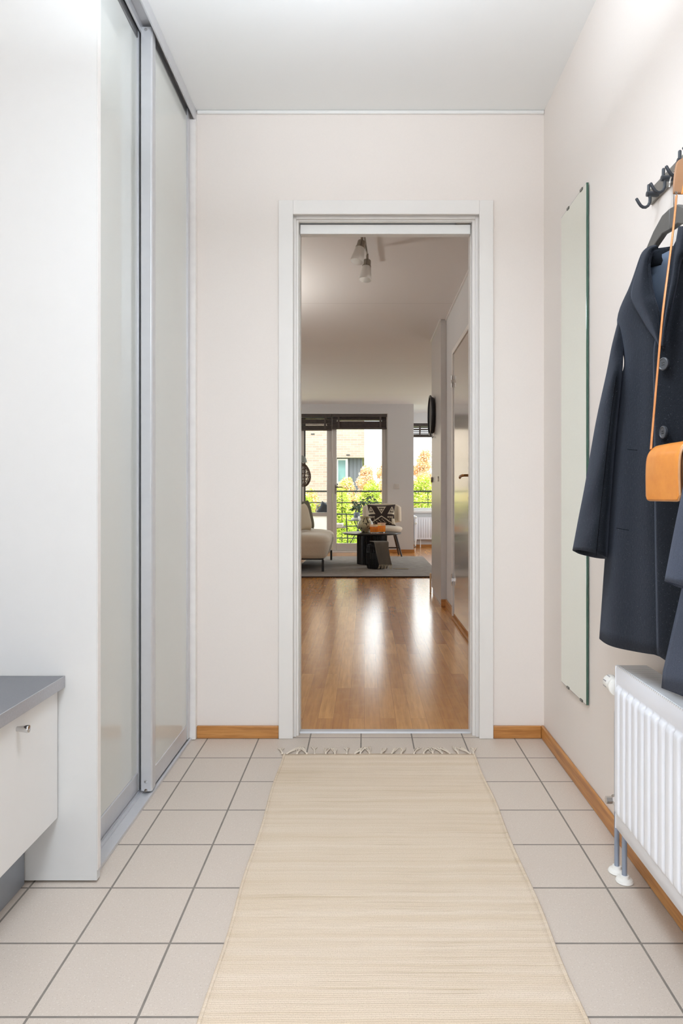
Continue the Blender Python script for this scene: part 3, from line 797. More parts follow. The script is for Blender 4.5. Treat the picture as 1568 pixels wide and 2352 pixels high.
for a_ in (0, 1):
    MB().tube([flap(a_, k / 30) for k in range(31)], .0022, 8).build('flap_edge', M['leather_edge'], fo)
MB().tube([flap(k / 24, 1.0) for k in range(25)], .0022, 8).build('flap_edge', M['leather_edge'], fo)
bd = MB()
pb = [(-.026, ztop - .012), (-.030, zb + .03), (-.028, zb + .004), (-.020, zb - .001), (.008, zb + .001), (.014, zb + .006), (.015, ztop - .03), (.008, ztop - .012)]
bd.rings([[BF.pt(s_, n_ * k + -.006 * (1 - k), zb + .05 + (z - zb - .05) * k) for n_, z in pb] for s_, k in ((hw - .004, .94), (hw - .010, 1), (-hw + .010, 1), (-hw + .004, .94))])
bd.build('pouch', M['suede'], bg, bevel=.003)
# tie at the near side
MB().tube([BF.pt(-hw - .004, .0, ztop - .014), BF.pt(-hw - .010, .004, ztop - .030), BF.pt(-hw - .004, .008, ztop - .044), BF.pt(-hw - .002, .010, zb + .01)], [.006, .007, .005, .004], 8, flat=(1, .5)).build('strap_tie', M['leather_edge'], bg)
# strap
sp = [P(1494.5, 1032, 1.257)]
for (u, v, Y) in ((1497, 1000, 1.262), (1509, 860, 1.272), (1521, 725, 1.286), (1534, 620, 1.304), (1543, 550, 1.325), (1549.5, 490, 1.342), (1553, 450, 1.352)):
    sp.append(P(u, v, Y))
pts = [Vector(poly_at([tuple(p) for p in sp], k / 40)) for k in range(41)]
MB().tube(pts, .0036, 8, flat=(1, .5)).build('strap', M['strap'], bg)
# shoulder pad folded over the hook
pdn = []
top = Vector((.655, 1.353, 1.652))
pf = [P(1555.5, 448, 1.354), P(1560, 412, 1.354), P(1567, 374, 1.354), Vector((.657, 1.355, 1.638)), Vector((.6625, 1.35, 1.6445)), Vector((.6625, 1.342, 1.638)), Vector((.662, 1.335, 1.60)), Vector((.662, 1.33, 1.56))]
wd_ = [.0085, .0115, .012, .010, .008, .008, .012, .010]
def pad(a, b):
    p = Vector(poly_at([tuple(q) for q in pf], b)); w = poly_at([(x,) for x in wd_], b)[0]
    return p + Vector((-.9, .43, 0)).normalized() * w * (1 - 2 * a) + Vector((0, 0, .004 * (1 - a) if b < .1 else 0))
po = MB().grid(pad, 6, 30).build('shoulder_pad', M['suede'], bg, ang=180, solid=.0035, off=0)
MB().tube([pad(1, k / 20 * .6) + Vector((-.001, -.0005, 0)) for k in range(21)], .0022, 6).build('pad_edge', M['leather'], po)
MB().tube([P(1551, 440, 1.350), P(1553, 447, 1.350), P(1555, 441, 1.350)], .0016, 6).build('rivet', M['chrome'], po)
# second strand of the strap
p2 = [Vector((.660, 1.33, 1.565)), Vector((.635, 1.27, 1.40)), Vector((.60, 1.20, 1.22)), BF.pt(-hw + .006, -.006, ztop - .004)]
MB().tube([Vector(poly_at([tuple(p) for p in p2], k / 24)) for k in range(25)], .0036, 8, flat=(1, .5)).build('strap', M['strap'], bg)

# ================================================================== RUNNER RUG
RUG = thing('runner_rug', 'long cream woven runner rug on the entrance tiles', 'rug', (.05, 1.5, 0))
rx0, rx1, ry0, ry1 = -.297, .403, .45, 2.437
def rugf(a, b):
    x = lerp(rx0, rx1, a); y = lerp(ry0, ry1, b)
    e = .0016 * math.sin(y * 21 + x * 4) + .001 * math.sin(x * 30)
    x += .0025 * math.sin(y * 13 + (2 if a < .5 else 0)) * abs(2 * a - 1)
    edge = .0022 if a in (0, 1) else 0
    return (x, y, .0062 + e * .6 + edge * 0)
MB().grid(rugf, 40, 120).build('woven_field', M['rug'], RUG, ang=180, solid=.0045, off=-1)
for a_ in (.004, .996):
    MB().tube([Vector(rugf(a_, k / 60)) + Vector((0, 0, -.001)) for k in range(61)], .0036, 6, flat=(1.3, .8)).build('selvedge', M['rug'], RUG)
tas = [28, 62, 140, 215, 275, 360, 430, 520, 585, 625, 695, 785, 865, 935, 1035, 1110, 1180, 1250, 1310, 1375, 1465, 1490]
lean = [-8, 28, 5, -20, -5, 2, -6, 0, 22, 8, -6, 8, 12, 6, 14, 12, 0, -14, -18, -2, -18, 6]
for i, (tx, ln) in enumerate(zip(tas, lean)):
    x0 = (640 + tx / 3.336 - CX) * 2.44 / F; y0 = ry1 - .002
    t_ = MB()
    L = random.uniform(.062, .082); lx = ln * .0026 * .6
    t_.lathe([(0, -.003), (.0035, -.002), (.0042, .001), (.0025, .004), (0, .0045)], (x0, y0 + .004, .0062), 8)
    for k in range(5):
        sp_ = (k - 2) * .0042 + random.uniform(-.002, .002); c1 = random.uniform(-.006, .006)
        pts = [(x0, y0, .006), (x0 + lx * .25 + sp_ * .2 + c1 * .5, y0 + L * .3, .0075), (x0 + lx * .6 + sp_ * .6 + c1, y0 + L * .65, .0050), (x0 + lx + sp_ * 1.3, y0 + L * random.uniform(.9, 1.05), .0032)]
        t_.tube([poly_at(pts, q / 8) for q in range(9)], .0017, 5)
    t_.build('tassel', M['tassel'], RUG, ang=180)

# ================================================================== HALL CEILING LAMP
cl = thing('ceiling_spotlight', 'brushed nickel two-head ceiling spotlight with frosted glass shades in hall', 'ceiling lamp', (0, 3.9, CZ))
MB().lathe([(0, -.0006), (.045, -.001), (.045, -.016), (.030, -.024), (0, -.024)], (-.052, 3.72, CZ), 28).build('canopy', M['white'], cl)
MB().tube([(-.012, 3.70, CZ - .020), (.0, 3.80, CZ - .032), (.030, 4.32, CZ - .036)], .0065, 10).build('arm', M['chrome'], cl)
MB().tube([(-.012, 3.70, CZ - .001), (-.012, 3.70, CZ - .02)], .012, 12).build('stem', M['chrome'], cl)
def head(top, d, tilt):
    top = Vector(top); R3 = Matrix.Rotation(math.radians(tilt[0]), 3, 'Y') @ Matrix.Rotation(math.radians(tilt[1]), 3, 'X')
    k = d
    nk = MB().tube([top, top + Vector((0, 0, -.045))], .0075, 10); nk.build('neck', M['chrome'], cl)
    c = top + Vector((0, 0, -.040))
    hs = MB().lathe([(0, .0), (.022, -.001), (.0235, -.006), (.0245, -.032), (.027, -.036), (.027, -.042), (.0, -.042)], c, 24, rot=R3).build('socket', M['chrome'], cl)
    sh = MB().lathe([(.0245, -.040), (.028, -.050), (.031, -.075), (.0395, -.128), (.037, -.128), (.029, -.075), (.024, -.046)], c, 28, caps=False, rot=R3).build('shade', M['frostshade'], cl, ang=60)
head((-.014, 3.80, CZ - .020), 1, (13, -8))
head((.018, 4.08, CZ - .030), 1, (6, -8))

# round black disc on the cupboard
rdk = thing('wall_clock', 'round black wall clock seen edge-on on the tall cupboard', 'clock', (.64, 6.29, 1.71))
RO_ = Matrix.Rotation(PI, 3, 'Z')
MB().lathe([(0, .002), (.165, .002), (.172, .012), (.172, .026), (0, .026)], (BX, 6.30, 1.705), 48, 'x', rot=RO_).build('case', M['black'], rdk)
MB().lathe([(.172, .0265), (.186, .0265), (.192, .033), (.188, .041), (.176, .042), (.170, .036)], (BX, 6.30, 1.705), 48, 'x', caps=False, rot=RO_).build('rim', M['hookblack'], rdk)
MB().lathe([(0, .0268), (.1695, .0268), (.1695, .030), (0, .030)], (BX, 6.30, 1.705), 48, 'x', rot=RO_).build('dial', M['blacklac'], rdk)
MB().tube([(BX - .012, 6.33, 1.535), (BX - .012, 6.335, 1.495), (BX - .012, 6.27, 1.495), (BX - .012, 6.22, 1.50)], .003, 6).build('cord', M['black'], rdk)
# light switch on the pillar
ls = thing('light_switch', 'small square white light switch on grey wall between windows', 'switch', (.52, LY, 1.1))
zz_ = H + (CY - 1117) * LY / F; xx_ = (911.3 - CX) * LY / F
box('plate', M['winframe'], xx_ - .042, xx_ + .042, LY - .009, LY - .0008, zz_ - .042, zz_ + .042, ls, bevel=.003)
box('rocker', M['winframe'], xx_ - .020, xx_ + .020, LY - .012, LY - .0092, zz_ - .022, zz_ + .022, ls, bevel=.002)

# ================================================================== BLINDS
def blind(label, x0, x1, y, zt_, zb_, n, gaps=()):
    t = thing('venetian_blind', label, 'blind', ((x0 + x1) / 2, y, zt_))
    box('headrail', M['darkframe'], x0, x1, y - .028, y + .028, zt_ - .045, zt_, t, bevel=.003)
    sl_ = MB(); z = zt_ - .052; dz = (zt_ - .052 - zb_ - .028) / n
    for k in range(n):
        zc = z - (k + .5) * dz; sg_ = .0
        hgt = dz * .5 * (.60 if k in gaps else 1.12)
        sl_.rings([[(x0 + .004, y - .006 - sg_, zc - hgt), (x0 + .004, y + .004 - sg_, zc - hgt), (x0 + .004, y + .012 - sg_, zc + hgt), (x0 + .004, y + .002 - sg_, zc + hgt)],
                   [(x1 - .004, y - .006 - sg_, zc - hgt), (x1 - .004, y + .004 - sg_, zc - hgt), (x1 - .004, y + .012 - sg_, zc + hgt), (x1 - .004, y + .002 - sg_, zc + hgt)]])
    sl_.build('slats', M['darkframe'], t)
    box('bottom_rail', M['darkframe'], x0 + .002, x1 - .002, y - .026, y + .026, zb_, zb_ + .026, t, bevel=.004)
    for x in (x0 + .12 * (x1 - x0), x1 - .12 * (x1 - x0)):
        box('tape', M['darkframe'], x - .016, x + .016, y - .0275, y - .0268, zb_ + .02, zt_ - .04, t)
    MB().tube([(x1 - .022, y - .032, zt_ - .04), (x1 - .022, y - .034, zb_ - .35 if x1 < .6 else zb_ - .02)], .0022, 6).build('cord', M['black'], t)
    return t
zb1 = H + (CY - 985.5) * LY / F
blind('dark brown wooden blind pulled up over the balcony door', -.535, .375, LY + .045, 2.295, zb1, 8, (2,))
blind('dark brown wooden blind pulled up over left fixed window', -1.42, -.545, LY + .045, 2.295, H + (CY - 988.5) * LY / F, 7, (0, 4))
bl3 = blind('dark brown wooden blind pulled up over the right alcove window', .86, 2.18, AY + .055, H + (CY - 973) * AY / F, H + (CY - 1004) * AY / F, 5, (0, 2, 3))
# window handle/opener at the alcove blind
# ================================================================== ALCOVE RADIATORS
r2 = thing('panel_radiator', 'white fluted radiator under the far alcove window', 'radiator', (1.4, 12.1, .1))
z0, z1 = H + (CY - 1239) * (AY - .1) / F, H + (CY - 1188) * (AY - .1) / F
n_ = 24; vs = []
X0, X1 = .93, 2.1
prof_x = []
k = 0; p = (X1 - X0) / 27
for i in range(27):
    b = X0 + i * p
    for f, a in ((.0, 0), (.15, 0), (.3, 1), (.85, 1), (.99, 0)): prof_x.append((b + f * p, a))
zz = [z0, z0 + .03, z0 + .05, z1 - .05, z1 - .03, z1]; am = [0, 0, 1, 1, 0, 0]
vs = [(x, AY - .085 - .010 * a * m_, z) for z, m_ in zip(zz, am) for x, a in prof_x]; w_ = len(prof_x)
MB().add(vs, [(j * w_ + i, j * w_ + i + 1, (j + 1) * w_ + i + 1, (j + 1) * w_ + i) for j in range(5) for i in range(w_ - 1)]).build('front_panel', M['radiator'], r2, ang=60)
MB().box(X0, X1, AY - .083, AY - .03, z0, z1).build('body', M['radiator'], r2)
MB().tube([(1.02, AY - .055, z0 + .01), (1.02, AY - .055, .002)], .009, 10).build('pipe', M['plastic'], r2)
r3 = thing('column_radiator', 'white radiator seen end-on beside the pillar', 'radiator', (.86, 11.4, .1))
MB().box(.842, .885, 11.29, 12.02, .17, .60).build('body', M['radiator'], r3, bevel=.015, seg=3)
for z in (.60, .50):
    MB().lathe([(0, 0), (.022, 0), (.022, .03), (.015, .05), (0, .05)], (.868, 11.29, z - .02), 16, 'y', rot=Matrix.Rotation(PI, 3, 'Z')).build('valve', M['plastic'], r3)
MB().tube([(.868, 11.27, .22), (.866, 11.262, .19), (.860, 11.27, .10), (.85, 11.28, .003)], .012, 10).build('pipe', M['plastic'], r3)
MB().lathe([(.013, 0), (.017, .01), (.017, .035), (.012, .045)], (.857, 11.272, .06), 12).build('pipe_joint', M['chrome'], r3)

# ================================================================== LIVING ROOM
pr_ = thing('area_rug', 'grey mottled pile rug with dark edge under the coffee table', 'rug', (0, 9, 0))
MB().box(-.85, .90, 7.70, 10.22, .0022, .0165).build('pile', M['pile'], pr_, bevel=.006)
MB().tube([(-.85, 7.698, .009), (.90, 7.698, .009)], .0095, 8).build('binding', M['walnut'], pr_)
# coffee table
ct = thing('coffee_table', 'round black coffee table on fluted drum base', 'table', (.104, 9.11, 0))
MB().lathe([(0, .418), (.34, .418), (.395, .428), (.402, .437), (.400, .443), (0, .443)], (.104, 9.11, 0), 64).build('tabletop', M['blacklac'], ct)
rs = []
for z, r in ((.0175, .200), (.417, .200)):
    rs.append([(.104 + (r + .006 * math.cos(k * PI)) * math.cos(2 * PI * k / 96), 9.11 + (r + .006 * math.cos(k * PI)) * math.sin(2 * PI * k / 96), z) for k in range(96)])
MB().rings(rs).build('drum_base', M['blacklac'], ct)
# vase
tz = .4438
va = tag(MB().lathe([(0, .002), (.050, .0), (.056, .008), (.060, .022), (.092, .050), (.109, .085), (.108, .115), (.092, .150), (.074, .170), (.068, .185), (.071, .205), (.076, .218), (.071, .218), (.062, .19), (0, .16)], (.014, 9.17, tz), 40).build('vase', M['vase'], ang=60), 'round cream vase with brown splatter on the coffee table', 'vase')
def tumbler(x, y, r, h, label):
    t = thing('tumbler', label, 'glass', (x, y, tz), 'amber tumblers on the coffee table')
    ring = lambda rr, z: [(x + (rr + .0025 * math.cos(k * PI)) * math.cos(2 * PI * k / 28), y + (rr + .0025 * math.cos(k * PI)) * math.sin(2 * PI * k / 28), tz + z) for k in range(28)]
    MB().rings([ring(r * .93, .0), ring(r * .95, .012)]).build('base', M['glass'], t)
    MB().rings([ring(r * .95, .0125), ring(r * .98, h * .72)]).build('tinted_body', M['amber'], t)
    MB().rings([ring(r * .98, h * .725), ring(r, h)], caps=False).build('rim', M['clear'], t)
tumbler(.128, 8.96, .052, .118, 'shorter amber tumbler nearest the vase on coffee table')
tumbler(.232, 9.03, .053, .135, 'taller amber tumbler right of the shorter one on coffee table')
# basket with throw
bk = thing('wire_basket', 'black wire basket in front of the coffee table drum', 'basket', (.17, 8.50, 0))
gv = MB(); nb = 26; prof_b = [(.125, .020), (.138, .08), (.142, .15), (.140, .22), (.130, .30), (.126, .318)]
gv.rings([[(.165 + r * math.cos(2 * PI * k / nb), 8.545 + r * math.sin(2 * PI * k / nb), z) for k in range(nb)] for r, z in prof_b], True, True)
gv.build('wire_cage', M['black'], bk, wire=.009)
MB().lathe([(.120, .0185), (.132, .08), (.136, .15), (.134, .22)], (.165, 8.545, 0), 32, caps=False).build('liner', M['black'], bk)
th_ = thing('throw_blanket', 'taupe fringed throw draped over the black basket', 'throw', (.25, 8.45, 0))
def thr(a, b):
    pts = [P(848, 1243, 8.58), P(855, 1244, 8.46), P(859, 1246.5, 8.385), P(861, 1258, 8.355), P(866, 1282, 8.352), P(871, 1299, 8.350)]
    ptr = [P(882, 1243, 8.58), P(889, 1244, 8.46), P(892, 1246.5, 8.395), P(892, 1259, 8.365), P(896, 1282, 8.358), P(900, 1299, 8.352)]
    L = poly_at([tuple(p) for p in pts], b); R = poly_at([tuple(p) for p in ptr], b)
    p = Vector([lerp(l, r, a) for l, r in zip(L, R)])
    return p + Vector((0, -.012 * math.sin(a * 9 + b * 2) * b, 0))
MB().grid(thr, 20, 24).build('cloth', M['throw'], th_, ang=180, solid=.010, off=0)
for k in range(13):
    a = k / 12; p = Vector(thr(a, 1)); dx = random.uniform(-.02, .02)
    MB().tube([p + Vector((0, -.012, .012)), p + Vector((dx * .5, -.018, -.02)), p + Vector((dx, -.02, -.042 + random.uniform(0, .008)))], .0032, 5).build('tassel', M['cream_cushion'], th_)
for k in range(5):
    p = P(903 + k * 6, 1310.5 + k * .4, 8.45); p.z = .0235
    MB().tube([p, p + Vector((.03, -.02, -.001)), p + Vector((.06, -.03, 0))], .004, 5).build('tassel', M['cream_cushion'], th_)
# sofa
sf = thing('sofa', 'cream rounded sofa end with black legs at left of rug', 'sofa', (-.9, 8.9, 0))
def rrect(x0, x1, y0, y1, r_near, r_far, n=10):
    out = []
    for cx_, cy_, r, a0 in ((x1 - r_near, y0 + r_near, r_near, -90), (x1 - r_far, y1 - r_far, r_far, 0), (x0 + .08, y1 - .08, .08, 90), (x0 + .08, y0 + .08, .08, 180)):
        for k in range(n + 1):
            a = math.radians(a0 + 90 * k / n); out.append((cx_ + r * math.cos(a), cy_ + r * math.sin(a)))
    return out
def sofa_ring(ins, z, rn=.30): return [(x, y, z) for x, y in rrect(-1.42 + ins, -.425 - ins, 8.06 + ins * .7, 9.75 - ins, max(.03, rn - ins * .5), max(.03, .34 - ins * .5))]
zb_ = .182
MB().rings([sofa_ring(.07, zb_, .10), sofa_ring(.045, zb_ + .012, .10), sofa_ring(.030, zb_ + .05, .12), sofa_ring(.012, .31, .15), sofa_ring(.0, .345, .16), sofa_ring(.006, .36, .17), sofa_ring(.0, .38, .17), sofa_ring(.008, .42, .20), sofa_ring(.05, .452, .22), sofa_ring(.14, .470, .24), sofa_ring(.25, .474, .2)]).build('seat', M['beige'], sf, ang=180)
MB().rings([[(-1.42 - .05 + x, y, z) for x, y in rrect(0, .24 - i, 8.15 + i, 9.7 - i, .1, .1)] for z, i in ((.46, .0), (.70, .0), (.76, .02), (.78, .06))]).build('backrest', M['beige'], sf, ang=180)
MB().box(-1.35, -.50, 8.16, 9.62, .160, .181).build('frame_rail', M['blacklac'], sf, bevel=.003)
for (x, y) in ((-.508, 8.17), (-.478, 9.62), (-1.33, 8.17), (-1.33, 9.60)):
    MB().box(x - .014, x + .014, y - .014, y + .014, .017 if x > -.85 else .0015, .1595).build('leg', M['blacklac'], sf, bevel=.002)
def cushion(name, label, c, w, h, d, mats, rotz=0, tilt=0, mfn=None, nu=24, nv=20, lean=0):
    R3 = Matrix.Rotation(rotz, 3, 'Z') @ Matrix.Rotation(tilt, 3, 'X') @ Matrix.Rotation(lean, 3, 'Y'); c = Vector(c)
    mb = MB()
    for sg in (-1, 1):
        def f(a, b):
            x, z = 2 * a - 1, 2 * b - 1
            pin = 1 - .10 * (1 - abs(z) ** 2) * abs(x) ** 3; pinz = 1 - .10 * (1 - abs(x) ** 2) * abs(z) ** 3
            th = max(0, (1 - x ** 4) * (1 - z ** 4)) ** .55
            return c + R3 @ Vector((x * w / 2 * pin, sg * d / 2 * th, z * h / 2 * pinz))
        mb.grid(f, nu, nv, mfn=mfn)
    return tag(mb.build(name, mats, ang=180), label, 'cushion')
def rest(o, z):
    dz = z - min(v.co.z for v in o.data.vertices)
    for v in o.data.vertices: v.co.z += dz
rest(cushion('cushion', 'cream linen cushion leaning at left end of the sofa seat', (-.845, 8.80, .68), .40, .38, .17, [M['cream_cushion']], rotz=1.15, tilt=-.26), .4755)
rest(cushion('cushion', 'olive cushion behind the cream one on the sofa', (-.835, 9.26, .69), .42, .42, .13, [M['olive']], rotz=1.2, tilt=-.24), .4755)
# lounge chair
lc = thing('lounge_chair', 'beige shell lounge chair with dark legs beside the window', 'chair', (.28, 10.4, 0))
def shell(a, b):
    x = (2 * a - 1); e = abs(x)
    ang_ = x * 1.05
    hw_ = .285
    X = .275 + hw_ * math.sin(ang_) / math.sin(1.05); Yb = 10.62 - .30 * (1 - math.cos(ang_))
    zt2 = .82 - .05 * e ** 4; zb2 = .50 + .04 * e ** 2
    return (X, Yb + .05 * (b - .3), lerp(zb2, zt2, b) if True else 0)
MB().grid(shell, 30, 12).build('backrest', M['beige'], lc, ang=180, solid=.07, sub=1, off=0)
MB().rings([[(.285 + (r) * .305 * math.cos(2 * PI * k / 40), 10.36 + r * .27 * math.sin(2 * PI * k / 40), z) for k in range(40)] for r, z in ((.80, .385), (.93, .395), (1.0, .425), (.98, .452), (.88, .468), (.6, .473))]).build('seat', M['beige'], lc, ang=180)
for (xa, ya, xb, yb) in ((.470, 10.28, .566, 10.11), (.10, 10.28, .004, 10.11), (.46, 10.50, .55, 10.68), (.11, 10.50, .02, 10.68)):
    MB().tube([(xa, ya, .386), (xb, yb, .0245 if yb < 10.2 else .003)], [.021, .013], 12).build('leg', M['walnut'], lc)
MB().tube([(.02, 10.2, .15), (.53, 10.17, .15)], .011, 8).build('stretcher', M['walnut'], lc)
# patterned cushion
def ik(a, b):
    x = a * 3.2; z = b
    if b > .93 or b < .05: return 0
    def tri(cx, cz, w, h, up, px, pz):
        t_ = (pz - cz) / h + .5 if up else .5 - (pz - cz) / h
        return 0 <= t_ <= 1 and abs(px - cx) < w / 2 * (1 - t_), (t_, abs(px - cx) / (w / 2 + 1e-9))
    for cx_, up in ((.12, True), (.5, False), (.88, True)):
        for sc, m_ in ((.55, 0), (.92, 1)):
            ins, _ = tri(cx_, .70, .36 * sc, .40 * sc, up, a, b)
            if ins and sc == .55:
                ins2, _ = tri(cx_, .70, .36 * .28, .40 * .28, up, a, b)
                return 1 if ins2 else 0
            if ins: return 1
    for k in range(3):
        for base in (.08, .74):
            dx = a - base - k * .075; dz = (b - .38) * .72
            r = math.hypot(dx, dz)
            if .012 < r < .03: return 1
    d = abs((b - .42) * .72 + abs(a - .5) * .62)
    if d < .018: return 1
    if b < .30 and abs(a - .5) < .30 and (int(a * 22) + int(b * 16)) % 3 == 0 and abs((a * 22) % 1 - .5) < .3 and abs((b * 16) % 1 - .5) < .3: return 1
    if b < .32 and (a < .12 or a > .86): return 1
    return 0
cushion('cushion', 'brown and cream ikat cushion on the lounge chair', (.262, 10.30, .645), .44, .34, .13, [M['ikat_d'], M['ikat_c']], tilt=-.22, mfn=ik, nu=110, nv=84)
# floor lamp
fl_ = thing('floor_lamp', 'floor lamp with grey dome cap and woven rattan shade by left window', 'lamp', (-.97, 10.2, 0))
lx, ly = -.965, 10.2
def zv(v): return H + (CY - v) * ly / F
MB().lathe([(0, zv(1046)), (.03, zv(1046.5)), (.065, zv(1050)), (.085, zv(1057)), (.089, zv(1062)), (0, zv(1062))], (lx, ly, 0), 28).build('dome_cap', M['lampgrey'], fl_)
nb = 22; rr = [(.05, 1065), (.085, 1070), (.118, 1078), (.140, 1088), (.145, 1096), (.135, 1104), (.110, 1112), (.07, 1117)]
vs = []; fs = []
for j, (r, v) in enumerate(rr):
    for k in range(nb):
        a = 2 * PI * (k + .5 * (j % 2)) / nb; vs.append((lx + r * math.cos(a), ly + r * math.sin(a), zv(v)))
for j in range(len(rr) - 1):
    for k in range(nb):
        if j % 2 == 0: fs += [(j * nb + k, j * nb + (k + 1) % nb, (j + 1) * nb + k), (j * nb + (k + 1) % nb, (j + 1) * nb + (k + 1) % nb, (j + 1) * nb + k)]
        else: fs += [(j * nb + k, (j + 1) * nb + (k + 1) % nb, (j + 1) * nb + k), (j * nb + k, j * nb + (k + 1) % nb, (j + 1) * nb + (k + 1) % nb)]
MB().add(vs, fs).build('woven_shade', M['rattan'], fl_, wire=.010)
MB().tube([(lx, ly, .01), (lx, ly, zv(1060))], .011, 10).build('pole', M['black'], fl_)
MB().lathe([(0, .002), (.14, .002), (.14, .016), (.02, .022), (0, .022)], (lx, ly, 0), 32).build('base', M['black'], fl_)

# ================================================================== BALCONY
struct(box('floor_balcony', M['decking'], -3.2, 3.8, LY + .26, 13.75, -.20, -.06)) if False else None
struct(MB().box(-3.2, .69, LY + .252, 13.75, -.20, -.045).box(.6905, 3.8, AY + .252, 13.75, -.20, -.045).build('floor_balcony', M['decking']))
RYb = 13.6
br = thing('balcony_railing', 'dark horizontal bar railing along the balcony edge', 'railing', (0, RYb, 0))
for i, v in enumerate((1128.5, 1154.5, 1181.5, 1208.5, 1236)):
    z = H + (CY - v) * RYb / F
    if i == 0: MB().box(-3.1, 3.7, RYb - .03, RYb + .03, z - .016, z + .016).build('handrail', M['rail'], br, bevel=.004)
    else: MB().tube([(-3.1, RYb, z), (3.7, RYb, z)], .011, 8).build('bar', M['rail'], br)
for x in (-2.2, -1.32, -.458, .42, 1.3, 2.2):
    MB().box(x - .006, x + .006, RYb + .012, RYb + .03, -.17, 1.02).build('post', M['rail'], br)
    for v in (1148, 1240):
        z = H + (CY - v) * RYb / F
        MB().box(x - .055, x + .03, RYb - .016, RYb + .011, z - .006, z + .006).build('bracket', M['rail'], br)
# balcony chair
bch = thing('balcony_chair', 'pale metal balcony armchair with seat pad outside the window', 'chair', (-.6, 12.6, -.04))
by = 12.7
q = lambda u, v, dy=0: P(u, v, by + dy)
arch = [q(728, 1247, .25), q(727, 1170, .25), q(731, 1160, .25), q(741, 1156, .25), q(757, 1156, .25), q(768, 1160, .25), q(771, 1170, .25), q(772, 1240, .25)]
MB().tube([poly_at([tuple(p) for p in arch], k / 40) for k in range(41)], .011, 8).build('back_frame', M['whitemetal'], bch)
MB().grid(lambda a, b: q(lerp(729, 770, a), lerp(1200, 1163, b), .26), 4, 4).build('back_panel', M['whitemetal'], bch, solid=.004)
sq = [q(745, 1212, -.25), q(794, 1212, -.25), q(790, 1210, .22), q(730, 1210, .22)]
MB().tube(sq + [sq[0]], .011, 8).build('seat_frame', M['whitemetal'], bch)
MB().tube([q(772, 1180, .2), q(795, 1181, -.25), q(795.5, 1200, -.25), q(799, 1256, -.25)], .011, 8).build('arm', M['rail'], bch)
MB().tube([q(728, 1180, .2), q(741, 1182, -.25), q(743, 1200, -.25), q(744, 1256, -.25)], .011, 8).build('arm', M['whitemetal'], bch)
c0 = q(764, 1206.5, 0)
MB().box(c0.x - .20, c0.x + .20, c0.y - .2, c0.y + .2, c0.z - .025, c0.z + .035).build('seat_pad', M['wire_grey'], bch, bevel=.02, seg=3)
cc = q(744, 1168, .05)
cushion('cushion', 'charcoal cushion on the balcony chair outside the window', (cc.x + .02, cc.y, cc.z - .02), .26, .24, .12, [M['darkcushion']], tilt=.1, lean=.5)
# side table with plant
stb = thing('side_table', 'small black balcony side table under the potted plant', 'table', (-.1, 12.9, -.04))
sy = 12.95; zt3 = H + (CY - 1194.5) * sy / F; xc = (822 - CX) * sy / F
MB().lathe([(0, zt3 - .012), (.21, zt3 - .012), (.215, zt3 - .004), (.21, zt3), (0, zt3)], (xc, sy, 0), 32).build('top', M['blacklac'], stb)
for k in range(3):
    a = math.radians(200 + 120 * k)
    MB().tube([(xc - .1 * math.cos(a), sy - .1 * math.sin(a), zt3 - .012), (xc + .2 * math.cos(a), sy + .2 * math.sin(a), -.043)], .009, 8).build('leg', M['blacklac'], stb)
pl = thing('potted_plant', 'dark leafy plant in blue-grey pot on the balcony side table', 'plant', (-.15, sy, zt3))
pz = zt3 + .001; px_ = (818 - CX) * sy / F
MB().lathe([(0, 0), (.085, 0), (.090, .035), (.075, .04), (0, .04)], (px_ - .01, sy, pz), 24).build('saucer', M['wire_grey'], pl)
MB().lathe([(0, .041), (.055, .041), (.063, .06), (.062, .12), (.052, .15), (.046, .15), (0, .13)], (px_ + .01, sy, pz), 24).build('pot', M['pot'], pl)
def leaf(mb, base, tip, w, droop=.02):
    base, tip = Vector(base), Vector(tip); d = tip - base; n = d.cross(Vector((0, 1, .3))).normalized()
    rows = []
    for k in range(6):
        f = k / 5; ww = w * math.sin(PI * (f * .92 + .06)) ; c = base + d * f + Vector((0, 0, -droop * f * f))
        rows.append((c - n * ww, c + Vector((0, -.008 * math.sin(PI * f), 0)), c + n * ww))
    mb.add([p for r in rows for p in r], [(3 * k + i, 3 * k + i + 1, 3 * k + i + 4, 3 * k + i + 3) for k in range(5) for i in range(2)])
stems = [[(818, 1176), (824, 1160), (840, 1145), (852, 1141), (862, 1152), (867, 1160)], [(818, 1176), (822, 1165), (830, 1156), (845, 1150), (858, 1156)], [(816, 1178), (814, 1168), (811, 1164), (809, 1170)], [(817, 1176), (820, 1162), (815, 1153), (812, 1153)], [(820, 1176), (828, 1166), (834, 1166), (830, 1175)]]
sm_ = MB(); lf = MB()
for st_ in stems:
    pts = [tuple(P(u, v, sy + random.uniform(-.05, .05))) for u, v in st_]
    sm_.tube([poly_at(pts, k / 16) for k in range(17)], .0035, 5)
    nl = 5 * (len(pts) - 1)
    for k in range(nl):
        b = Vector(poly_at(pts, .15 + .85 * k / nl)); an = random.uniform(0, 2 * PI)
        leaf(lf, b, b + Vector((.075 * math.cos(an), random.uniform(-.05, .05), .045 * math.sin(an) - .015)), .013)
sm_.build('stem', M['leaf'], pl); lf.build('foliage', M['leaf'], pl, ang=180, solid=.0015)
cp = tag(MB().lathe([(0, 0), (.028, 0), (.036, .03), (.040, .075), (.036, .075), (.030, .01), (0, .008)], ((826.5 - CX) * (sy - .1) / F, sy - .1, pz), 20).build('cup', M['plastic']), 'white cup beside the potted plant on balcony table', 'cup')

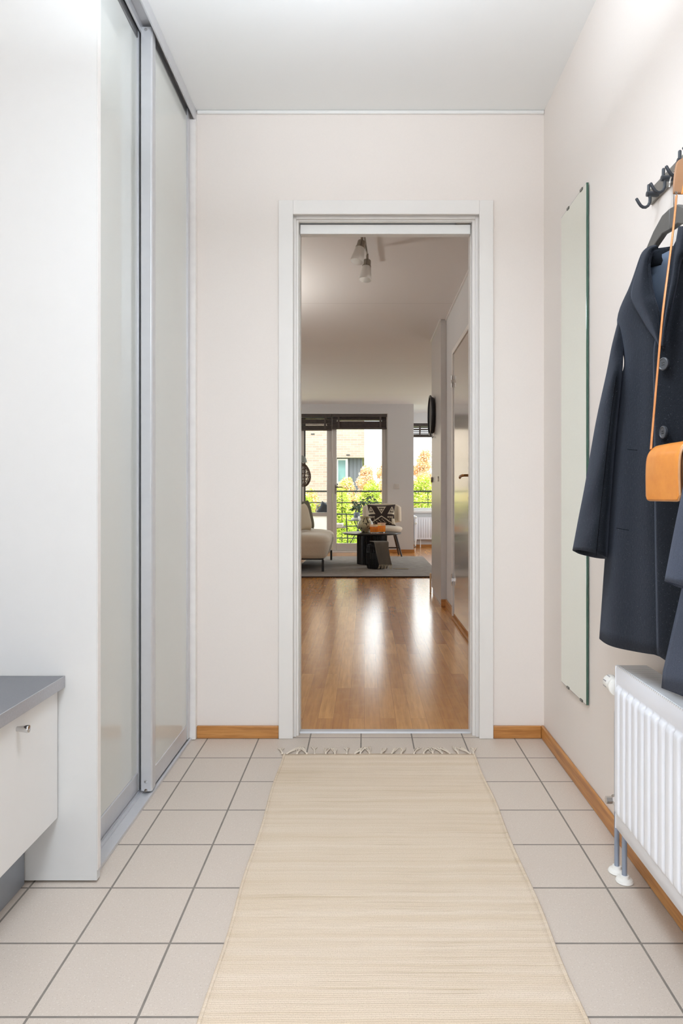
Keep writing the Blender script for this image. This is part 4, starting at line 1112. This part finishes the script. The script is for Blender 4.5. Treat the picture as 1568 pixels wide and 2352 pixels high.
# ================================================================== OUTDOORS
struct(box('ground', M['lawn'], -40, 40, 13.9, 70, -3.2, -3.0))
by_ = 24.0; k_ = by_ / F
def X_(u): return (u - CX) * k_
def Z_(v): return H + (CY - v) * k_
bl_ = thing('apartment_building', 'pale brick building beyond the balcony with recessed dark cladding', 'building', (-3, by_, -3))
MB().box(-9, X_(762), by_, by_ + 8, -2.98, 9).build('brick_wing', M['brick'], bl_)
MB().box(X_(762) + .001, X_(836.5), by_, by_ + 8, Z_(1051), 9).build('brick_wing', M['brick'], bl_)
MB().box(X_(762) + .001, X_(831), by_ + .35, by_ + 8, -2.98, Z_(1051) - .001).build('clad_wall', M['clad'], bl_)
wf = MB().box(X_(773), X_(775.5), by_ + .27, by_ + .349, Z_(1110), Z_(1053)).box(X_(793), X_(798), by_ + .27, by_ + .349, Z_(1110), Z_(1053)).box(X_(775.5), X_(793), by_ + .27, by_ + .349, Z_(1056), Z_(1053)).box(X_(775.5), X_(793), by_ + .27, by_ + .349, Z_(1112), Z_(1110)).build('window', M['white'], bl_)
MB().box(X_(775.5), X_(793), by_ + .30, by_ + .33, Z_(1110), Z_(1056)).build('pane', M['teal'], wf)
for (u, v) in ((718, 997), (799, 1045)):
    MB().box(X_(u - 4), X_(u + 4), by_ - .02, by_ - .001, Z_(v + 1.2), Z_(v - 1.2)).build('vent_slot', M['rail'], bl_)

def shrub(label, u, vt, hwp, Y, mix, seed, n=12000, ls=.025, grp='spring shrubs beyond the balcony'):
    r = random.Random(seed); kx = Y / F
    cx_ = (u - CX) * kx; zt_ = H + (CY - vt) * kx; hw_ = hwp * kx; zb = -3.0
    t = thing('shrub', label, 'shrub', (cx_, Y, -3.0), grp)
    vis = -0.95                       # lowest part of the crown the balcony lets one see
    blobs = []
    for k in range(22):
        f = k / 21
        z = lerp(vis, zt_, f * .86); w = hw_ * math.sqrt(max(.02, 1 - max(0, (f - .25) / .78) ** 2))
        rad = max(.20, min(w * .55, .55)) * r.uniform(.85, 1.1)
        x = cx_ + (w - rad * .6) * (((k * .618) % 1) * 2 - 1)
        blobs.append((x, Y + r.uniform(-.3, .3), z, rad))
    core = MB()
    for (x, y_, z, rad) in blobs:
        prof = [(max(.01, rad * .78 * math.sin(PI * q / 6)), -rad * .78 * math.cos(PI * q / 6)) for q in range(7)]
        core.lathe(prof, (x, y_ + .1, z - rad * .12), 10, mi=0)
    core.build('branches', M['fol_g2'] if mix < .5 else M['fol_p2'], t, ang=180)
    mb = MB()
    for k in range(n):
        x, y_, z, rad = blobs[int(22 * r.random())]
        d = Vector((r.gauss(0, 1), r.gauss(0, 1) - .6, r.gauss(0, 1))).normalized()
        rr_ = rad * r.uniform(.7, 1.12)
        c = Vector((x, y_, z)) + Vector((d.x, d.y * .8, d.z)) * rr_
        f = (c.z - vis) / (zt_ - vis)
        a = Vector((r.gauss(0, 1), r.gauss(0, 1), r.gauss(0, 1))).normalized(); b = a.orthogonal().normalized()
        s_ = ls * r.uniform(.6, 1.5)
        warm = r.random() < mix * min(1, max(0, (f - .30) / .35))
        mi = (2 if r.random() < .55 else 3) if warm else (0 if r.random() < .8 else 1)
        mb.add([c - a * s_, c + b * s_ * .55, c + a * s_, c - b * s_ * .55], [(0, 1, 2, 3)], mi)
    mb.build('foliage', [M['fol_g'], M['fol_g2'], M['fol_o'], M['fol_p']], t, ang=180)
    MB().tube([(cx_, Y, -3.0), (cx_ + .1, Y, -1.5), (cx_, Y + .1, zt_ - .8)], [.08, .06, .02], 8).build('trunk', M['bark'], t)
shrub('low yellow-green shrub with pink tips seen through the left window', 706, 1112, 60, 18.6, .6, 1)
shrub('yellow-green shrub in front of the dark clad wall, right of frame post', 793, 1082, 42, 20.4, .7, 2)
shrub('coppery shrub beside the brick building, right half of door glass', 842, 1052, 34, 22.2, 1.0, 3)
shrub('tall coppery shrub partly hidden behind the grey pillar', 888, 1026, 40, 24.2, 1.0, 4)
shrub('tall orange and green shrub seen through the right alcove window', 972, 1008, 44, 20.4, 1.0, 5)
shrub('fresh green shrub low behind the railing at left of door', 780, 1112, 40, 16.8, .1, 6)
shrub('fresh green shrub low behind the railing and the potted plant', 852, 1092, 44, 18.6, .12, 7)
shrub('fresh green shrub low behind railing in the alcove window', 968, 1080, 60, 16.8, .2, 8)
shrub('fresh green shrub low behind the railing left of balcony chair', 700, 1126, 40, 15.0, .1, 9)

# ================================================================== LIGHT
W = bpy.data.worlds.new('sky'); SC.world = W; W.use_nodes = True
wt_ = W.node_tree; bg_ = wt_.nodes['Background']
bg_.inputs[0].default_value = (.93, .97, 1.0, 1); bg_.inputs[1].default_value = 4.6
def area(name, loc, rot, sx, sy_, power, col=(1, 1, 1), shape='RECTANGLE', spread=PI):
    l = bpy.data.lights.new(name, 'AREA'); l.shape = shape; l.size = sx; l.size_y = sy_; l.energy = power; l.color = col; l.spread = spread
    o = bpy.data.objects.new(name, l); COL.objects.link(o); o.location = loc; o.rotation_euler = rot; return o
def point(name, loc, power, col=(1, 1, 1), r=.08):
    l = bpy.data.lights.new(name, 'POINT'); l.energy = power; l.color = col; l.shadow_soft_size = r
    o = bpy.data.objects.new(name, l); COL.objects.link(o); o.location = loc; return o
LC = (.78, .88, 1.)
area('entrance_fill_up', (-.08, 1.2, 2.02), (PI, 0, 0), .45, .45, 24, LC, 'DISK')  # unseen fill aimed upwards, added to brighten the ceiling
area('entrance_fill_down', (.0, 1.1, 2.0), (0, 0, 0), .4, .4, 9.5, LC, 'DISK')  # unseen fill, added to lift the tiles, runner and lower walls
area('entrance_fill_rear', (-.2, -.8, 2.3), (0, 0, 0), .6, .6, 43, LC, 'DISK')  # added fill behind the camera, no fixture modelled
area('entrance_fill_low', (-.3, -1.5, .6), (math.radians(-90), 0, PI), 1.4, .9, 16, LC)  # added low fill standing free in the room, no glazed door behind it
area('hall_wall_uplighter', (-1.25, 4.7, 1.9), (PI, 0, 0), .3, .3, 22, (1, .97, .92), 'DISK')
area('living_fill_left', (-2.95, 9.0, 1.5), (0, math.radians(-90), 0), 1.6, 1.6, 26, (.88, .95, 1))  # added fill in front of the solid left wall, no window there
area('living_fill_right', (3.5, 10.6, 1.5), (0, math.radians(90), 0), 1.6, 1.6, 60, (.88, .95, 1))  # matching fill added at the right wall, which has no opening
s_ = bpy.data.lights.new('sun', 'SUN'); s_.energy = 3.0; s_.angle = .3; s_.color = (1, .96, .9)
so_ = bpy.data.objects.new('sun', s_); COL.objects.link(so_); so_.rotation_euler = (math.radians(48), 0, math.radians(-35))

# ================================================================== CAMERA
cam = bpy.data.cameras.new('camera'); co_ = bpy.data.objects.new('camera', cam); COL.objects.link(co_)
co_.location = (0, 0, H); co_.rotation_euler = (PI / 2, 0, 0)
cam.sensor_fit = 'HORIZONTAL'; cam.sensor_width = 36; cam.lens = F / 1568 * 36
cam.shift_x = -(CX - 784) / 1568; cam.shift_y = (CY - 1176) / 1568
cam.clip_start = .02; cam.clip_end = 300
SC.camera = co_
SC.view_settings.view_transform = 'Standard'; SC.view_settings.look = 'None'; SC.view_settings.gamma = 1; SC.view_settings.use_curve_mapping = False
SC.view_settings.exposure = 0
SC.cycles.use_denoising = True
SC.cycles.max_bounces = 12; SC.cycles.diffuse_bounces = 7; SC.cycles.transparent_max_bounces = 16
SC.cycles.sample_clamp_indirect = 6
